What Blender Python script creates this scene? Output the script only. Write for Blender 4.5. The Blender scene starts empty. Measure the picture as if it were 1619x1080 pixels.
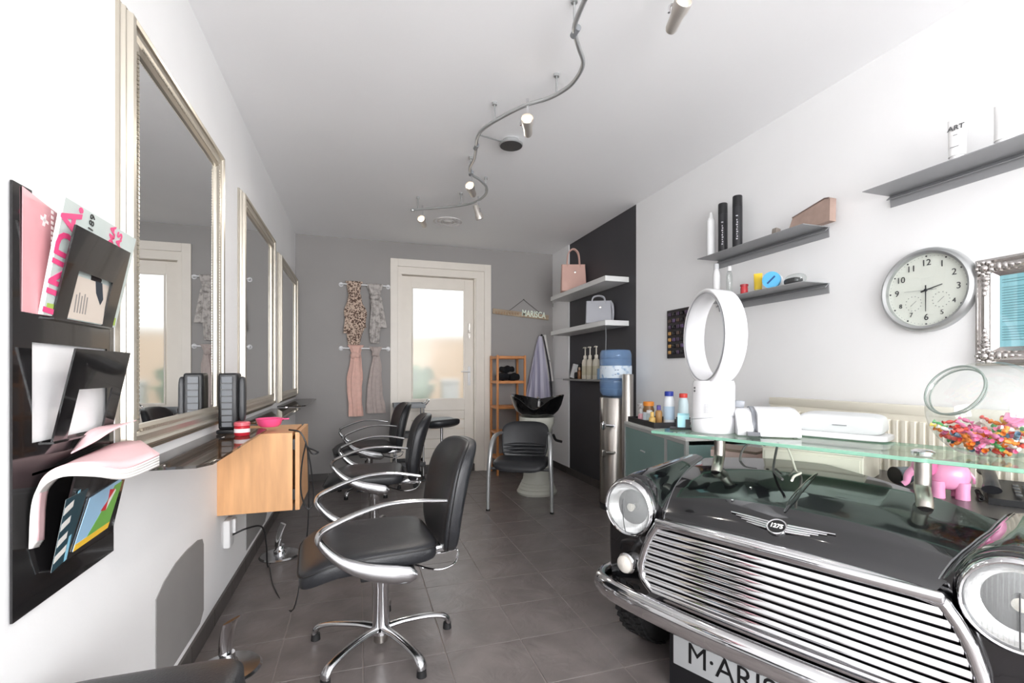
import bpy, bmesh, math, random
from mathutils import Vector, Matrix
random.seed(7)
PI = math.pi
SC = bpy.context.scene
COL = SC.collection
# ------------------------------------------------------------------ camera
CAM_H, FPX, CX, CY = 1.13, 755.0, 809.5, 589.0
YAW = math.atan((CX - 568.0) / FPX)
cd = bpy.data.cameras.new('camera')
cd.sensor_width = 36.0
cd.lens = FPX / 1619.0 * 36.0
cd.shift_y = (CY - 540.0) / 1619.0
cd.clip_start = 0.02
cam = bpy.data.objects.new('camera', cd)
cam.location = (0, 0, CAM_H)
cam.rotation_euler = (PI / 2, 0, -YAW)
COL.objects.link(cam)
SC.camera = cam
# ------------------------------------------------------------------ world, daylight, exposure
SC.view_settings.view_transform = 'Standard'
SC.view_settings.look = 'None'
SC.view_settings.gamma = 1.0
SC.view_settings.use_curve_mapping = False
SC.view_settings.exposure = 0.0
SC.cycles.max_bounces = 10
SC.cycles.diffuse_bounces = 6
SC.cycles.transparent_max_bounces = 24
SC.cycles.sample_clamp_indirect = 3.5
w = bpy.data.worlds.new('world')
SC.world = w
w.use_nodes = True
bg = w.node_tree.nodes['Background']
bg.inputs[0].default_value = (0.93, 0.97, 1.0, 1)
bg.inputs[1].default_value = 2.2
def area(name, loc, rot, sx, sy, power, col=(1, 1, 1)):
    l = bpy.data.lights.new(name, 'AREA')
    l.shape = 'RECTANGLE'; l.size = sx; l.size_y = sy; l.energy = power; l.color = col
    o = bpy.data.objects.new(name, l); o.location = loc; o.rotation_euler = rot
    COL.objects.link(o)
    return o
# daylight falling in through the shop window behind the photographer
area('shop_window_daylight', (0.8, -2.93, 1.40), (PI / 2, 0, 0), 2.55, 2.2, 284.0, (0.985, 0.985, 1.0))

# ------------------------------------------------------------------ pixel helpers (photo pixel -> point on a known plane)
_s, _c = math.sin(YAW), math.cos(YAW)
def ray(u, v):
    x = (u - CX) / FPX
    return Vector((x * _c + _s, _c - _s * x, (CY - v) / FPX))
def PZ(u, v, z):
    r = ray(u, v); t = (z - CAM_H) / r.z
    return Vector((r.x * t, r.y * t, z))
def PX(u, v, X):
    r = ray(u, v); t = X / r.x
    return Vector((X, r.y * t, CAM_H + r.z * t))
def PY(u, v, Y):
    r = ray(u, v); t = Y / r.y
    return Vector((r.x * t, Y, CAM_H + r.z * t))
def PD(u, v, d):
    r = ray(u, v)
    return Vector((r.x * d, r.y * d, CAM_H + r.z * d))

# ------------------------------------------------------------------ materials
def lin(h):
    if isinstance(h, str):
        h = h.lstrip('#'); c = [int(h[i:i + 2], 16) / 255 for i in (0, 2, 4)]
    else:
        c = h
    return [x / 12.92 if x <= 0.04045 else ((x + 0.055) / 1.055) ** 2.4 for x in c] + [1.0]
_mats = {}
def M(name, col='808080', rough=0.5, metal=0.0, bump=0.0, bscale=60.0, var=0.0, vscale=8.0, coat=0.0, trans=0.0, ior=1.45,
      emit=0.0, ecol=None, spec=0.5, sheen=0.0, stretch=None, sss=0.0):
    if name in _mats: return _mats[name]
    m = bpy.data.materials.new(name); m.use_nodes = True
    nt = m.node_tree; b = nt.nodes['Principled BSDF']
    c = lin(col)
    b.inputs['Base Color'].default_value = c
    b.inputs['Roughness'].default_value = rough
    b.inputs['Metallic'].default_value = metal
    b.inputs['IOR'].default_value = ior
    b.inputs['Specular IOR Level'].default_value = spec
    b.inputs['Coat Weight'].default_value = coat
    b.inputs['Coat Roughness'].default_value = 0.03
    b.inputs['Transmission Weight'].default_value = trans
    b.inputs['Sheen Weight'].default_value = sheen
    if emit:
        b.inputs['Emission Color'].default_value = lin(ecol or col); b.inputs['Emission Strength'].default_value = emit
    if var or bump:
        tc = nt.nodes.new('ShaderNodeTexCoord'); mp = nt.nodes.new('ShaderNodeMapping')
        nt.links.new(tc.outputs['Object'], mp.inputs[0])
        if stretch: mp.inputs['Scale'].default_value = stretch
    if var:
        n = nt.nodes.new('ShaderNodeTexNoise'); n.inputs['Scale'].default_value = vscale; n.inputs['Detail'].default_value = 6
        nt.links.new(mp.outputs[0], n.inputs['Vector'])
        r = nt.nodes.new('ShaderNodeValToRGB')
        r.color_ramp.elements[0].position = 0.3; r.color_ramp.elements[1].position = 0.7
        r.color_ramp.elements[0].color = [max(0, x * (1 - var)) for x in c[:3]] + [1]
        r.color_ramp.elements[1].color = [min(1, x * (1 + var)) for x in c[:3]] + [1]
        nt.links.new(n.outputs['Fac'], r.inputs[0]); nt.links.new(r.outputs[0], b.inputs['Base Color'])
    if bump:
        n = nt.nodes.new('ShaderNodeTexNoise'); n.inputs['Scale'].default_value = bscale; n.inputs['Detail'].default_value = 4
        nt.links.new(mp.outputs[0], n.inputs['Vector'])
        bp = nt.nodes.new('ShaderNodeBump'); bp.inputs['Strength'].default_value = bump; bp.inputs['Distance'].default_value = 0.004
        nt.links.new(n.outputs['Fac'], bp.inputs['Height']); nt.links.new(bp.outputs[0], b.inputs['Normal'])
    _mats[name] = m
    return m
def thin_glass(name, tint='f4faf7', gloss=1.0, rough=0.0):
    if name in _mats: return _mats[name]
    m = bpy.data.materials.new(name); m.use_nodes = True
    nt = m.node_tree; nt.nodes.remove(nt.nodes['Principled BSDF'])
    out = nt.nodes['Material Output']
    t = nt.nodes.new('ShaderNodeBsdfTransparent'); t.inputs[0].default_value = lin(tint)
    g = nt.nodes.new('ShaderNodeBsdfGlossy'); g.inputs['Roughness'].default_value = rough
    f = nt.nodes.new('ShaderNodeLayerWeight'); f.inputs[0].default_value = 0.5      # facing: 1 - |cos|
    pw = nt.nodes.new('ShaderNodeMath'); pw.operation = 'POWER'; pw.inputs[1].default_value = 5.0
    mu = nt.nodes.new('ShaderNodeMath'); mu.operation = 'MULTIPLY_ADD'; mu.inputs[1].default_value = 0.7; mu.inputs[2].default_value = 0.045 * gloss; mu.use_clamp = True
    mx = nt.nodes.new('ShaderNodeMixShader')
    nt.links.new(f.outputs['Facing'], pw.inputs[0]); nt.links.new(pw.outputs[0], mu.inputs[0]); nt.links.new(mu.outputs[0], mx.inputs[0])
    nt.links.new(t.outputs[0], mx.inputs[1]); nt.links.new(g.outputs[0], mx.inputs[2])
    nt.links.new(mx.outputs[0], out.inputs[0])
    _mats[name] = m
    return m
def two_tone(name, c1, c2, scale, rough=0.8, thr=0.5, w=0.06, detail=2.0, stretch=None, metal=0.0):
    if name in _mats: return _mats[name]
    m = M(name, c1, rough, metal)
    nt = m.node_tree; b = nt.nodes['Principled BSDF']
    tc = nt.nodes.new('ShaderNodeTexCoord'); mp = nt.nodes.new('ShaderNodeMapping')
    if stretch: mp.inputs['Scale'].default_value = stretch
    n = nt.nodes.new('ShaderNodeTexNoise'); n.inputs['Scale'].default_value = scale; n.inputs['Detail'].default_value = detail
    r = nt.nodes.new('ShaderNodeValToRGB')
    r.color_ramp.elements[0].position = thr - w; r.color_ramp.elements[1].position = thr + w
    r.color_ramp.elements[0].color = lin(c1); r.color_ramp.elements[1].color = lin(c2)
    nt.links.new(tc.outputs['Object'], mp.inputs[0]); nt.links.new(mp.outputs[0], n.inputs['Vector'])
    nt.links.new(n.outputs['Fac'], r.inputs[0]); nt.links.new(r.outputs[0], b.inputs['Base Color'])
    return m
white_wall = M('white_wall', 'f1f1f1', 0.75, bump=0.12, bscale=70, var=0.012, vscale=3)
ceil_mat = M('ceiling_paint', 'fafafb', 0.8, bump=0.08, bscale=40, var=0.015, vscale=2)
grey_wall = M('grey_wall', '999694', 0.7, bump=0.12, bscale=70, var=0.02, vscale=3)
black_wall = M('black_wall', '403f43', 0.55, bump=0.1, bscale=70, var=0.04, vscale=3)
tile_mat = M('slate_tile', '716a68', 0.30, bump=1.0, bscale=8, var=0.18, vscale=7, spec=0.55)
for nd in tile_mat.node_tree.nodes:
    if nd.type == 'BUMP': nd.inputs['Distance'].default_value = 0.0055
    if nd.type == 'TEX_NOISE' and abs(nd.inputs['Scale'].default_value - 8) < 0.01: nd.inputs['Distortion'].default_value = 1.1; nd.inputs['Detail'].default_value = 6; nd.inputs['Scale'].default_value = 6
    if nd.type == 'MAPPING': map_nd = nd
geo_nd = tile_mat.node_tree.nodes.new('ShaderNodeNewGeometry')      # every tile cut from another spot of the slate
tile_mat.node_tree.links.new(geo_nd.outputs['Position'], map_nd.inputs[0])
grout = M('grout', '8d8580', 0.9)
skirt = M('skirting_tile', '4b4745', 0.35, bump=0.2, bscale=14, var=0.1)
cream = M('cream_paint', 'e4ddd3', 0.4, bump=0.05, bscale=30, var=0.02)
chrome = M('chrome', 'e6e6e8', 0.07, 1.0)
alu = M('polished_aluminium', 'd3d4d6', 0.2, 1.0, bump=0.03, bscale=90)
satin = M('brushed_steel', 'bdb8b2', 0.28, 1.0, bump=0.05, bscale=200, stretch=(1, 1, 0.02))
silver_paint = M('silver_paint', 'b9bbbb', 0.35, 0.7)
leather = M('black_leather', '26272a', 0.36, bump=0.22, bscale=220, var=0.08)
leather_seam = M('leather_seam', '141416', 0.5)
black_plastic = M('black_plastic', '1d1d1f', 0.35)
black_gloss = M('black_gloss', '0f0f10', 0.06, coat=0.6)
paint_black = M('car_paint', '101013', 0.12, coat=1.0, spec=0.6)
rubber = M('rubber', '1a1a1b', 0.7, bump=0.3, bscale=60)
white_plastic = M('white_plastic', 'e4e4e4', 0.3)
white_gloss = M('white_gloss', 'e2e2e4', 0.18)
cream_plastic = M('cream_plastic', 'e9e4d5', 0.4)
grey_plastic = M('grey_plastic', '7f8285', 0.4)
dark_grey = M('dark_grey_metal', '5a5b5c', 0.4, 0.6)
shelf_grey = M('folded_steel', '9d9ea0', 0.42, 0.15, bump=0.04, bscale=80)
mirror_mat = M('mirror', 'f2f3f3', 0.0, 1.0)
frame_silver = M('champagne_silver', 'c0b9ac', 0.3, 0.75, bump=0.08, bscale=120, stretch=(1, 1, 0.2))
frame_dark = M('champagne_groove', '8f8779', 0.4, 0.6)
ornate = M('ornate_silver', 'c9c5c2', 0.22, 0.9, bump=0.15, bscale=60)
beech = M('beech_wood', 'd3a172', 0.42, bump=0.06, bscale=20, var=0.13, vscale=9, stretch=(3, 3, 0.35))
bamboo = M('bamboo_wood', 'c8854f', 0.45, var=0.12, vscale=14, stretch=(1, 1, 0.2))
shelf_white = M('shelf_white', 'dcdcdb', 0.45, bump=0.03)
smoke = thin_glass('smoked_glass', 'b9b5b2', 3.0)
clear = thin_glass('clear_glass', 'f9fbfa', 1.2)
green_edge = M('glass_edge_green', '8fc4ad', 0.1, trans=0.3, ior=1.3)
bowl_glass = thin_glass('bowl_glass', 'f4f6f5', 1.6)
blue_bottle = M('blue_bottle', '86abd8', 0.08, coat=0.5)
blue_bottle.node_tree.nodes['Principled BSDF'].inputs['Alpha'].default_value = 0.42
dark_desk = M('dark_desk', '4a4746', 0.3, var=0.05)

# ------------------------------------------------------------------ geometry
def catmull(pts, n=6, closed=False):
    pts = [Vector(p) for p in pts]
    out = []
    N = len(pts)
    rng = range(N) if closed else range(N - 1)
    for i in rng:
        p0 = pts[(i - 1) % N] if closed or i > 0 else pts[0] * 2 - pts[1]
        p1 = pts[i]; p2 = pts[(i + 1) % N]
        p3 = pts[(i + 2) % N] if closed or i + 2 < N else pts[-1] * 2 - pts[-2]
        for k in range(n):
            t = k / n
            out.append(0.5 * ((2 * p1) + (p2 - p0) * t + (2 * p0 - 5 * p1 + 4 * p2 - p3) * t * t + (3 * p1 - p0 - 3 * p2 + p3) * t ** 3))
    if not closed: out.append(pts[-1])
    return out
def interp_list(vals, n):
    out = []
    L = len(vals) - 1
    for i in range(n):
        t = i / (n - 1) * L; k = min(int(t), L - 1); f = t - k
        a, b = vals[k], vals[k + 1]
        if isinstance(a, (tuple, list)): out.append(tuple(x + (y - x) * f for x, y in zip(a, b)))
        else: out.append(a + (b - a) * f)
    return out
class B:
    def __init__(s): s.bm = bmesh.new()
    def V(s, p): return s.bm.verts.new(p)
    def F(s, vs, mi=0):
        try:
            f = s.bm.faces.new(vs); f.material_index = mi; return f
        except ValueError: return None
    def box(s, c, d, rot=None, bev=0.0, seg=2, mi=0):
        mt = Matrix.Translation(Vector(c)) @ (rot.to_4x4() if rot else Matrix()) @ Matrix.Diagonal((d[0], d[1], d[2], 1))
        r = bmesh.ops.create_cube(s.bm, size=1.0, matrix=mt)
        vs = r['verts']; fs = {f for v in vs for f in v.link_faces}
        for f in fs: f.material_index = mi
        if bev:
            es = list({e for v in vs for e in v.link_edges})
            bmesh.ops.bevel(s.bm, geom=es, offset=bev, segments=seg, profile=0.5, affect='EDGES', material=-1)
        return s
    def b2(s, lo, hi, bev=0.0, seg=2, mi=0):
        lo, hi = Vector(lo), Vector(hi)
        return s.box((lo + hi) / 2, hi - lo, None, bev, seg, mi)
    def loft(s, rings, closed=True, cap=True, mi=0, loop=False):
        vr = [[s.V(p) for p in r] for r in rings]
        n = len(vr[0]); m = n if closed else n - 1
        R = len(vr)
        for i in range(R if loop else R - 1):
            a, b = vr[i], vr[(i + 1) % R]
            for k in range(m):
                k2 = (k + 1) % n
                s.F((a[k], a[k2], b[k2], b[k]), mi)
        if cap and closed and not loop:
            s.F(list(reversed(vr[0])), mi); s.F(vr[-1], mi)
        return s
    def lathe(s, prof, n=32, c=(0, 0, 0), mat=None, cap=True, mi=0, f=None):
        mt = Matrix.Translation(Vector(c)) @ (mat.to_4x4() if mat else Matrix())
        rings = []
        for r, z in prof:
            ring = []
            for k in range(n):
                a = 2 * PI * k / n
                p = Vector((max(r, 1e-5) * math.cos(a), max(r, 1e-5) * math.sin(a), z))
                if f: p = f(p)
                ring.append(mt @ p)
            rings.append(ring)
        return s.loft(rings, True, cap, mi)
    def cyl(s, p0, p1, r0, r1=None, n=20, cap=True, mi=0):
        p0, p1 = Vector(p0), Vector(p1); r1 = r0 if r1 is None else r1
        d = (p1 - p0); L = d.length
        q = Vector((0, 0, 1)).rotation_difference(d.normalized()).to_matrix()
        return s.lathe([(r0, 0), (r1, L)], n, p0, q, cap, mi)
    def tube(s, path, r, n=10, closed=False, cap=True, lateral=None, mi=0):
        P = [Vector(p) for p in path]; N = len(P)
        if not isinstance(r, (list, tuple)): r = [r] * N
        elif len(r) != N: r = interp_list(r, N)
        T = []
        for i in range(N):
            a = P[i - 1] if (i > 0 or closed) else P[i]; b = P[(i + 1) % N] if (i < N - 1 or closed) else P[i]
            d = b - a
            T.append(d.normalized() if d.length > 1e-9 else Vector((0, 0, 1)))
        if lateral is None:
            x = T[0].orthogonal().normalized()
            X = [x]
            for i in range(1, N):
                q = T[i - 1].rotation_difference(T[i]); X.append((q @ X[-1]).normalized())
        else:
            lat = Vector(lateral)
            X = [(lat - t * lat.dot(t)).normalized() for t in T]
        rings = []
        for i in range(N):
            y = T[i].cross(X[i]).normalized()
            ra, rb = (r[i] if isinstance(r[i], (tuple, list)) else (r[i], r[i]))
            rings.append([P[i] + X[i] * ra * math.cos(2 * PI * k / n) + y * rb * math.sin(2 * PI * k / n) for k in range(n)])
        return s.loft(rings, True, cap and not closed, mi, loop=closed)
    def sweep(s, path, prof, up, closed=True, mi=0):
        """profile points (out, up) swept round a planar closed path with mitred corners"""
        P = [Vector(p) for p in path]; N = len(P); up = Vector(up)
        rings = []
        for i in range(N):
            a = (P[i] - P[i - 1]).normalized(); b = (P[(i + 1) % N] - P[i]).normalized()
            na = a.cross(up); nb = b.cross(up)
            m = (na + nb); m = m / max(0.2, m.length_squared) * 2
            rings.append([P[i] + m * o + up * h for o, h in prof])
        return s.loft(rings, True, False, mi, loop=True)
    def superq(s, c, d, e1=0.35, e2=0.35, nu=14, nv=32, f=None, rot=None, mi=0):
        def sg(x, e): return math.copysign(abs(x) ** e, x)
        c = Vector(c)
        rings = []
        for i in range(nu + 1):
            a = -PI / 2 + PI * i / nu
            ca, sa = sg(math.cos(a), e1), sg(math.sin(a), e1)
            ring = []
            for k in range(nv):
                b = 2 * PI * k / nv
                p = Vector((d[0] * ca * sg(math.cos(b), e2), d[1] * ca * sg(math.sin(b), e2), d[2] * sa))
                if f: p = f(p)
                if rot: p = rot @ p
                ring.append(c + p)
            rings.append(ring)
        s.loft(rings, True, True, mi)
        return s
    def prism(s, poly, fn, d0, d1, mi=0, bev=0):
        """poly 2-D points; fn(a,b,d) -> 3-D"""
        return s.loft([[fn(a, b, d0) for a, b in poly], [fn(a, b, d1) for a, b in poly]], True, True, mi)
    def grid(s, nu, nv, fn, mi=0, thick=None):
        vs = [[s.V(fn(i / nu, j / nv)) for j in range(nv + 1)] for i in range(nu + 1)]
        for i in range(nu):
            for j in range(nv): s.F((vs[i][j], vs[i + 1][j], vs[i + 1][j + 1], vs[i][j + 1]), mi)
        return s
    def quad(s, a, b, c, d, mi=0):
        s.F([s.V(a), s.V(b), s.V(c), s.V(d)], mi); return s
    def done(s, name, mats, parent=None, smooth=True, ang=38, thick=0.0, merge=False, sub=0):
        bm = s.bm
        if merge: bmesh.ops.remove_doubles(bm, verts=bm.verts, dist=1e-5)
        bmesh.ops.recalc_face_normals(bm, faces=bm.faces)
        me = bpy.data.meshes.new(name); bm.to_mesh(me); bm.free()
        for m in (mats if isinstance(mats, (list, tuple)) else [mats]): me.materials.append(m)
        if smooth:
            for p in me.polygons: p.use_smooth = True
            me.set_sharp_from_angle(angle=math.radians(ang))
        o = bpy.data.objects.new(name, me); COL.objects.link(o)
        if parent: o.parent = parent
        if thick:
            md = o.modifiers.new('solid', 'SOLIDIFY'); md.thickness = thick; md.offset = 0
        if sub:
            md = o.modifiers.new('sub', 'SUBSURF'); md.levels = sub; md.render_levels = sub
        return o
def tag(o, label, cat, group=None):
    o['label'] = label; o['category'] = cat
    if group: o['group'] = group
    return o
def thing(name, label, cat, loc=(0, 0, 0), rz=0.0, group=None):
    o = bpy.data.objects.new(name, None); o.empty_display_size = 0.05
    o.location = loc; o.rotation_euler = (0, 0, rz); COL.objects.link(o)
    return tag(o, label, cat, group)
def struct(o): o['kind'] = 'structure'; return o
def copy_tree(o, parent=None):
    c = o.copy(); COL.objects.link(c)
    if parent: c.parent = parent
    for ch in list(o.children): copy_tree(ch, c)
    return c
def text(name, s, size, mat, parent, origin, right, up, depth=0.0008, align='CENTER', bold=0.0, space=1.0, squash=1.0):
    cu = bpy.data.curves.new(name, 'FONT'); cu.body = s; cu.size = size; cu.extrude = depth; cu.offset = bold
    cu.align_x = align; cu.align_y = 'CENTER'; cu.space_character = space; cu.resolution_u = 3
    t = bpy.data.objects.new(name, cu)
    me = bpy.data.meshes.new_from_object(t)
    bpy.data.objects.remove(t); bpy.data.curves.remove(cu)
    me.name = name
    x = Vector(right).normalized(); y = Vector(up); y = (y - x * y.dot(x)).normalized(); z = x.cross(y)
    mt = Matrix((x * squash, y, z)).transposed().to_4x4(); mt.translation = Vector(origin)
    me.transform(mt)
    me.materials.clear(); me.materials.append(mat)
    o = bpy.data.objects.new(name, me); COL.objects.link(o)
    if parent: o.parent = parent
    return o
RX = lambda a: Matrix.Rotation(a, 3, 'X')
RY = lambda a: Matrix.Rotation(a, 3, 'Y')
RZ = lambda a: Matrix.Rotation(a, 3, 'Z')

# ================================================================== THE ROOM
XL, XR, YB, YF, ZC = -0.624, 2.235, 5.347, -2.8, 2.555
TX0, TDX, TY0, TDY = 0.014, 0.318, 1.611, 0.304
fl = struct(B().b2((XL - 0.1, YF - 0.1, -0.08), (XR + 0.1, YB + 0.3, -0.003)).done('floor', grout, smooth=False))
xs = [XL] + [TX0 + TDX * k for k in range(-1, 8) if XL + 0.02 < TX0 + TDX * k < XR - 0.02] + [XR]
ys = [YF] + [TY0 + TDY * k for k in range(-15, 14) if YF + 0.02 < TY0 + TDY * k < YB - 0.02] + [YB]
tcache = {}
for i in range(len(xs) - 1):
    for j in range(len(ys) - 1):
        dx, dy = xs[i + 1] - xs[i] - 0.004, ys[j + 1] - ys[j] - 0.004
        key = (round(dx, 3), round(dy, 3))
        if key not in tcache:
            tcache[key] = B().b2((-dx / 2, -dy / 2, -0.012), (dx / 2, dy / 2, 0), 0.0015, 1).done('tile', tile_mat, fl, smooth=False)
            o = tcache[key]
        else:
            o = bpy.data.objects.new('tile', tcache[key].data); COL.objects.link(o); o.parent = fl
        o.location = ((xs[i] + xs[i + 1]) / 2, (ys[j] + ys[j + 1]) / 2, 0)
struct(B().b2((XL - 0.1, YF - 0.1, ZC), (XR + 0.1, YB + 0.3, ZC + 0.1)).done('ceiling', ceil_mat, smooth=False))
struct(B().b2((XL - 0.1, YF - 0.1, 0), (XL, YB + 0.2, ZC)).done('wall_left', white_wall, smooth=False))
YK0, YK1 = 3.534, 4.877
wr = B()
wr.b2((XR, YF - 0.1, 0), (XR + 0.1, YK0, ZC), mi=0)
wr.b2((XR, YK0, 0), (XR + 0.1, YK1, ZC), mi=1)
wr.b2((XR, YK1, 0), (XR + 0.1, YB + 0.2, ZC), mi=0)
wr = struct(wr.done('wall_right', [white_wall, black_wall], smooth=False))
for z0, z1 in ((0.0, 1.05), (1.053, 1.545), (1.59, 1.92), (1.965, ZC)):
    B().b2((XR - 0.012, YK1, z0 + 0.001), (XR, YB, z1 - 0.001), 0.002, 1).done('panel', white_wall, wr, smooth=False)
# back wall with the door opening
DX0, DX1, DZ = 0.37, 1.40, 2.31
bw = B()
bw.b2((XL, YB, 0), (DX0, YB + 0.2, ZC)); bw.b2((DX1, YB, 0), (XR, YB + 0.2, ZC)); bw.b2((DX0, YB, DZ), (DX1, YB + 0.2, ZC))
struct(bw.done('wall_back', grey_wall, smooth=False))
# front wall with the shop window (behind the photographer)
fw = B()
fw.b2((XL, YF - 0.1, 0), (XR, YF, 0.25)); fw.b2((XL, YF - 0.1, 2.5), (XR, YF, ZC))
fw.b2((XL, YF - 0.1, 0.25), (-0.5, YF, 2.5)); fw.b2((2.1, YF - 0.1, 0.25), (XR, YF, 2.5))
struct(fw.done('wall_front', white_wall, smooth=False))
wn = B()
for x in (-0.5, 0.36, 1.24, 2.05): wn.b2((x, YF - 0.08, 0.25), (x + 0.05, YF - 0.02, 2.5))
wn.b2((-0.5, YF - 0.08, 0.25), (2.1, YF - 0.02, 0.3)); wn.b2((-0.5, YF - 0.08, 2.45), (2.1, YF - 0.02, 2.5)); wn.b2((-0.5, YF - 0.08, 1.9), (2.1, YF - 0.02, 1.95))
win = struct(wn.done('window_1', M('window_frame_paint', 'd8d8d6', 0.4), smooth=False))
for k in range(3):
    B().b2((-0.45 + 0.87 * k, YF - 0.055, 0.3), (0.36 + 0.875 * k, YF - 0.049, 2.45)).done('pane', thin_glass('window_glass', 'fdfdfd', 1.0), win, smooth=False)
# skirting
def skirting(name, lo, hi, axis):
    base = struct(B().b2(lo, hi).done(name, grout, smooth=False))
    a0, a1 = lo[axis], hi[axis]; p = a0
    while p < a1 - 0.02:
        q = min(p + 0.304, a1)
        l, h = list(lo), list(hi)
        l[axis], h[axis] = p + 0.0012, q - 0.0012
        for k in (0, 1):
            if k != axis:
                if k == 0 and lo[0] < 0 and axis == 1: h[0] += 0.003
                elif k == 0: l[0] -= 0.003
                else: l[1] -= 0.003
        h[2] += 0.001
        B().b2(l, h, 0.0015, 1).done('tile', skirt, base, smooth=False)
        p = q
skirting('baseboard_left', (XL, 0.6, 0.0), (XL + 0.009, YB, 0.075), 1)
skirting('baseboard_back', (XL + 0.013, YB - 0.009, 0.0), (0.318, YB, 0.075), 0)
skirting('baseboard_back', (1.455, YB - 0.009, 0.0), (XR - 0.013, YB, 0.075), 0)
skirting('baseboard_right', (XR - 0.022, 2.2, 0.0), (XR - 0.013, YB - 0.013, 0.075), 1)
# ---- back door
door = struct(bpy.data.objects.new('door_1', None)); COL.objects.link(door); door.location = (0, YB, 0)
f = B()
for x0, x1 in ((0.321, 0.40), (1.372, 1.452)): f.b2((x0, -0.02, 0), (x1, 0.0, 2.372), 0.003, 1)
f.b2((0.40, -0.02, 2.29), (1.372, 0.0, 2.372), 0.003, 1)
for x0, x1 in ((0.372, 0.435), (1.275, 1.398)): f.b2((x0, 0.0, 0), (x1, 0.19, 2.308))
f.b2((0.435, 0.0, 2.21), (1.275, 0.19, 2.308))
for x0, x1 in ((0.435, 0.447), (1.262, 1.275)): f.b2((x0, 0.02, 0.0), (x1, 0.07, 2.21))
f.done('door_frame', cream, door, smooth=False)
B().b2((0.44, 0.02, 0.0), (1.27, 0.16, 0.085), 0.004, 1).done('threshold', skirt, door, smooth=False)
lf = B()
gx0, gx1, gz0, gz1 = 0.556, 1.158, 0.82, 2.085
y0, y1 = 0.075, 0.115
lf.b2((0.44, y0, 0.09), (gx0, y1, 2.205), 0.002, 1); lf.b2((gx1, y0, 0.09), (1.27, y1, 2.205), 0.002, 1)
lf.b2((gx0, y0, gz1), (gx1, y1, 2.205)); lf.b2((gx0, y0, 0.70), (gx1, y1, gz0)); lf.b2((gx0, y0, 0.09), (gx1, y1, 0.16))
lf.sweep([(gx0, y0 - 0.004, gz0), (gx1, y0 - 0.004, gz0), (gx1, y0 - 0.004, gz1), (gx0, y0 - 0.004, gz1)], [(0.0, 0.0), (0.016, 0.004), (0.016, -0.01), (0.0, -0.014)], (0, 1, 0))
leaf = lf.done('door_leaf', cream, door, smooth=False)
for k in range(5):
    z = 0.16 + 0.108 * k
    B().b2((gx0, y0 + 0.006, z + 0.002), (gx1, y1 - 0.006, z + 0.106), 0.004, 1).done('board', cream, leaf, smooth=False)
frost = bpy.data.materials.new('frosted_glass'); frost.use_nodes = True
nt = frost.node_tree; nt.nodes.remove(nt.nodes['Principled BSDF'])
rf = nt.nodes.new('ShaderNodeBsdfRefraction'); rf.inputs['Roughness'].default_value = 0.42; rf.inputs['IOR'].default_value = 1.2
rf.inputs['Color'].default_value = lin('fbfbf8')
gl = nt.nodes.new('ShaderNodeBsdfGlossy'); gl.inputs['Roughness'].default_value = 0.15; gl.inputs[0].default_value = (0.9, 0.9, 0.9, 1)
tl = nt.nodes.new('ShaderNodeBsdfTranslucent'); tl.inputs[0].default_value = (0.9, 0.9, 0.88, 1)
m1 = nt.nodes.new('ShaderNodeMixShader'); m1.inputs[0].default_value = 0.25
m2 = nt.nodes.new('ShaderNodeMixShader'); m2.inputs[0].default_value = 0.03
nt.links.new(rf.outputs[0], m1.inputs[1]); nt.links.new(tl.outputs[0], m1.inputs[2])
nt.links.new(m1.outputs[0], m2.inputs[1]); nt.links.new(gl.outputs[0], m2.inputs[2])
nt.links.new(m2.outputs[0], nt.nodes['Material Output'].inputs[0])
B().quad((gx0, 0.095, gz0), (gx1, 0.095, gz0), (gx1, 0.095, gz1), (gx0, 0.095, gz1)).done('pane', frost, leaf, smooth=False)
hb = B(); hb.b2((1.195, y0 - 0.006, 0.98), (1.228, y0, 1.2), 0.004, 2)
hb.cyl((1.212, y0, 1.14), (1.212, y0 - 0.05, 1.14), 0.008); hb.tube([(1.212, y0 - 0.05, 1.14), (1.17, y0 - 0.052, 1.14), (1.11, y0 - 0.05, 1.14)], 0.008)
hb.cyl((1.212, y0 - 0.004, 1.02), (1.212, y0 - 0.012, 1.02), 0.009)
hb.done('handle', white_plastic, leaf)
kb = B()
kb.b2((1.20, y0 - 0.012, 1.60), (1.225, y0, 1.70), 0.003, 1)
kb.tube([(1.212 + 0.014 * math.cos(a), y0 - 0.016, 1.60 + 0.014 * math.sin(a)) for a in [2 * PI * k / 14 for k in range(14)]], 0.002, 6, closed=True)
for dx in (-0.008, 0.004): kb.box((1.212 + dx, y0 - 0.018, 1.555), (0.008, 0.002, 0.06), RY(dx * 20))
kb.done('key_ring', satin, leaf)
# outdoors beyond the back door
struct(B().b2((-4, YB + 0.21, -0.15), (8, YB + 14, -0.02)).done('floor', M('garden_paving', '8d8980', 0.9, var=0.1), smooth=False))
def hedge(c, d, seed):
    rr = random.Random(seed); b = B()
    for k in range(420):
        p = Vector((c[0] + rr.uniform(-d[0], d[0]), c[1] + rr.uniform(-d[1], d[1]), c[2] + rr.uniform(-d[2], d[2])))
        q = (RZ(rr.uniform(0, 6.3)) @ RX(rr.uniform(0, 3)))
        s = rr.uniform(0.05, 0.11)
        b.quad(p + q @ Vector((-s, 0, 0)), p + q @ Vector((0, -s * 0.5, 0.01)), p + q @ Vector((s, 0, 0)), p + q @ Vector((0, s * 0.5, 0.01)))
    b.box(c, (d[0] * 1.7, d[1] * 1.7, d[2] * 1.9))
    return b.done('garden_hedge', M('hedge_leaf', '5c7d46', 0.6, var=0.3, vscale=6), smooth=False)
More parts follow.
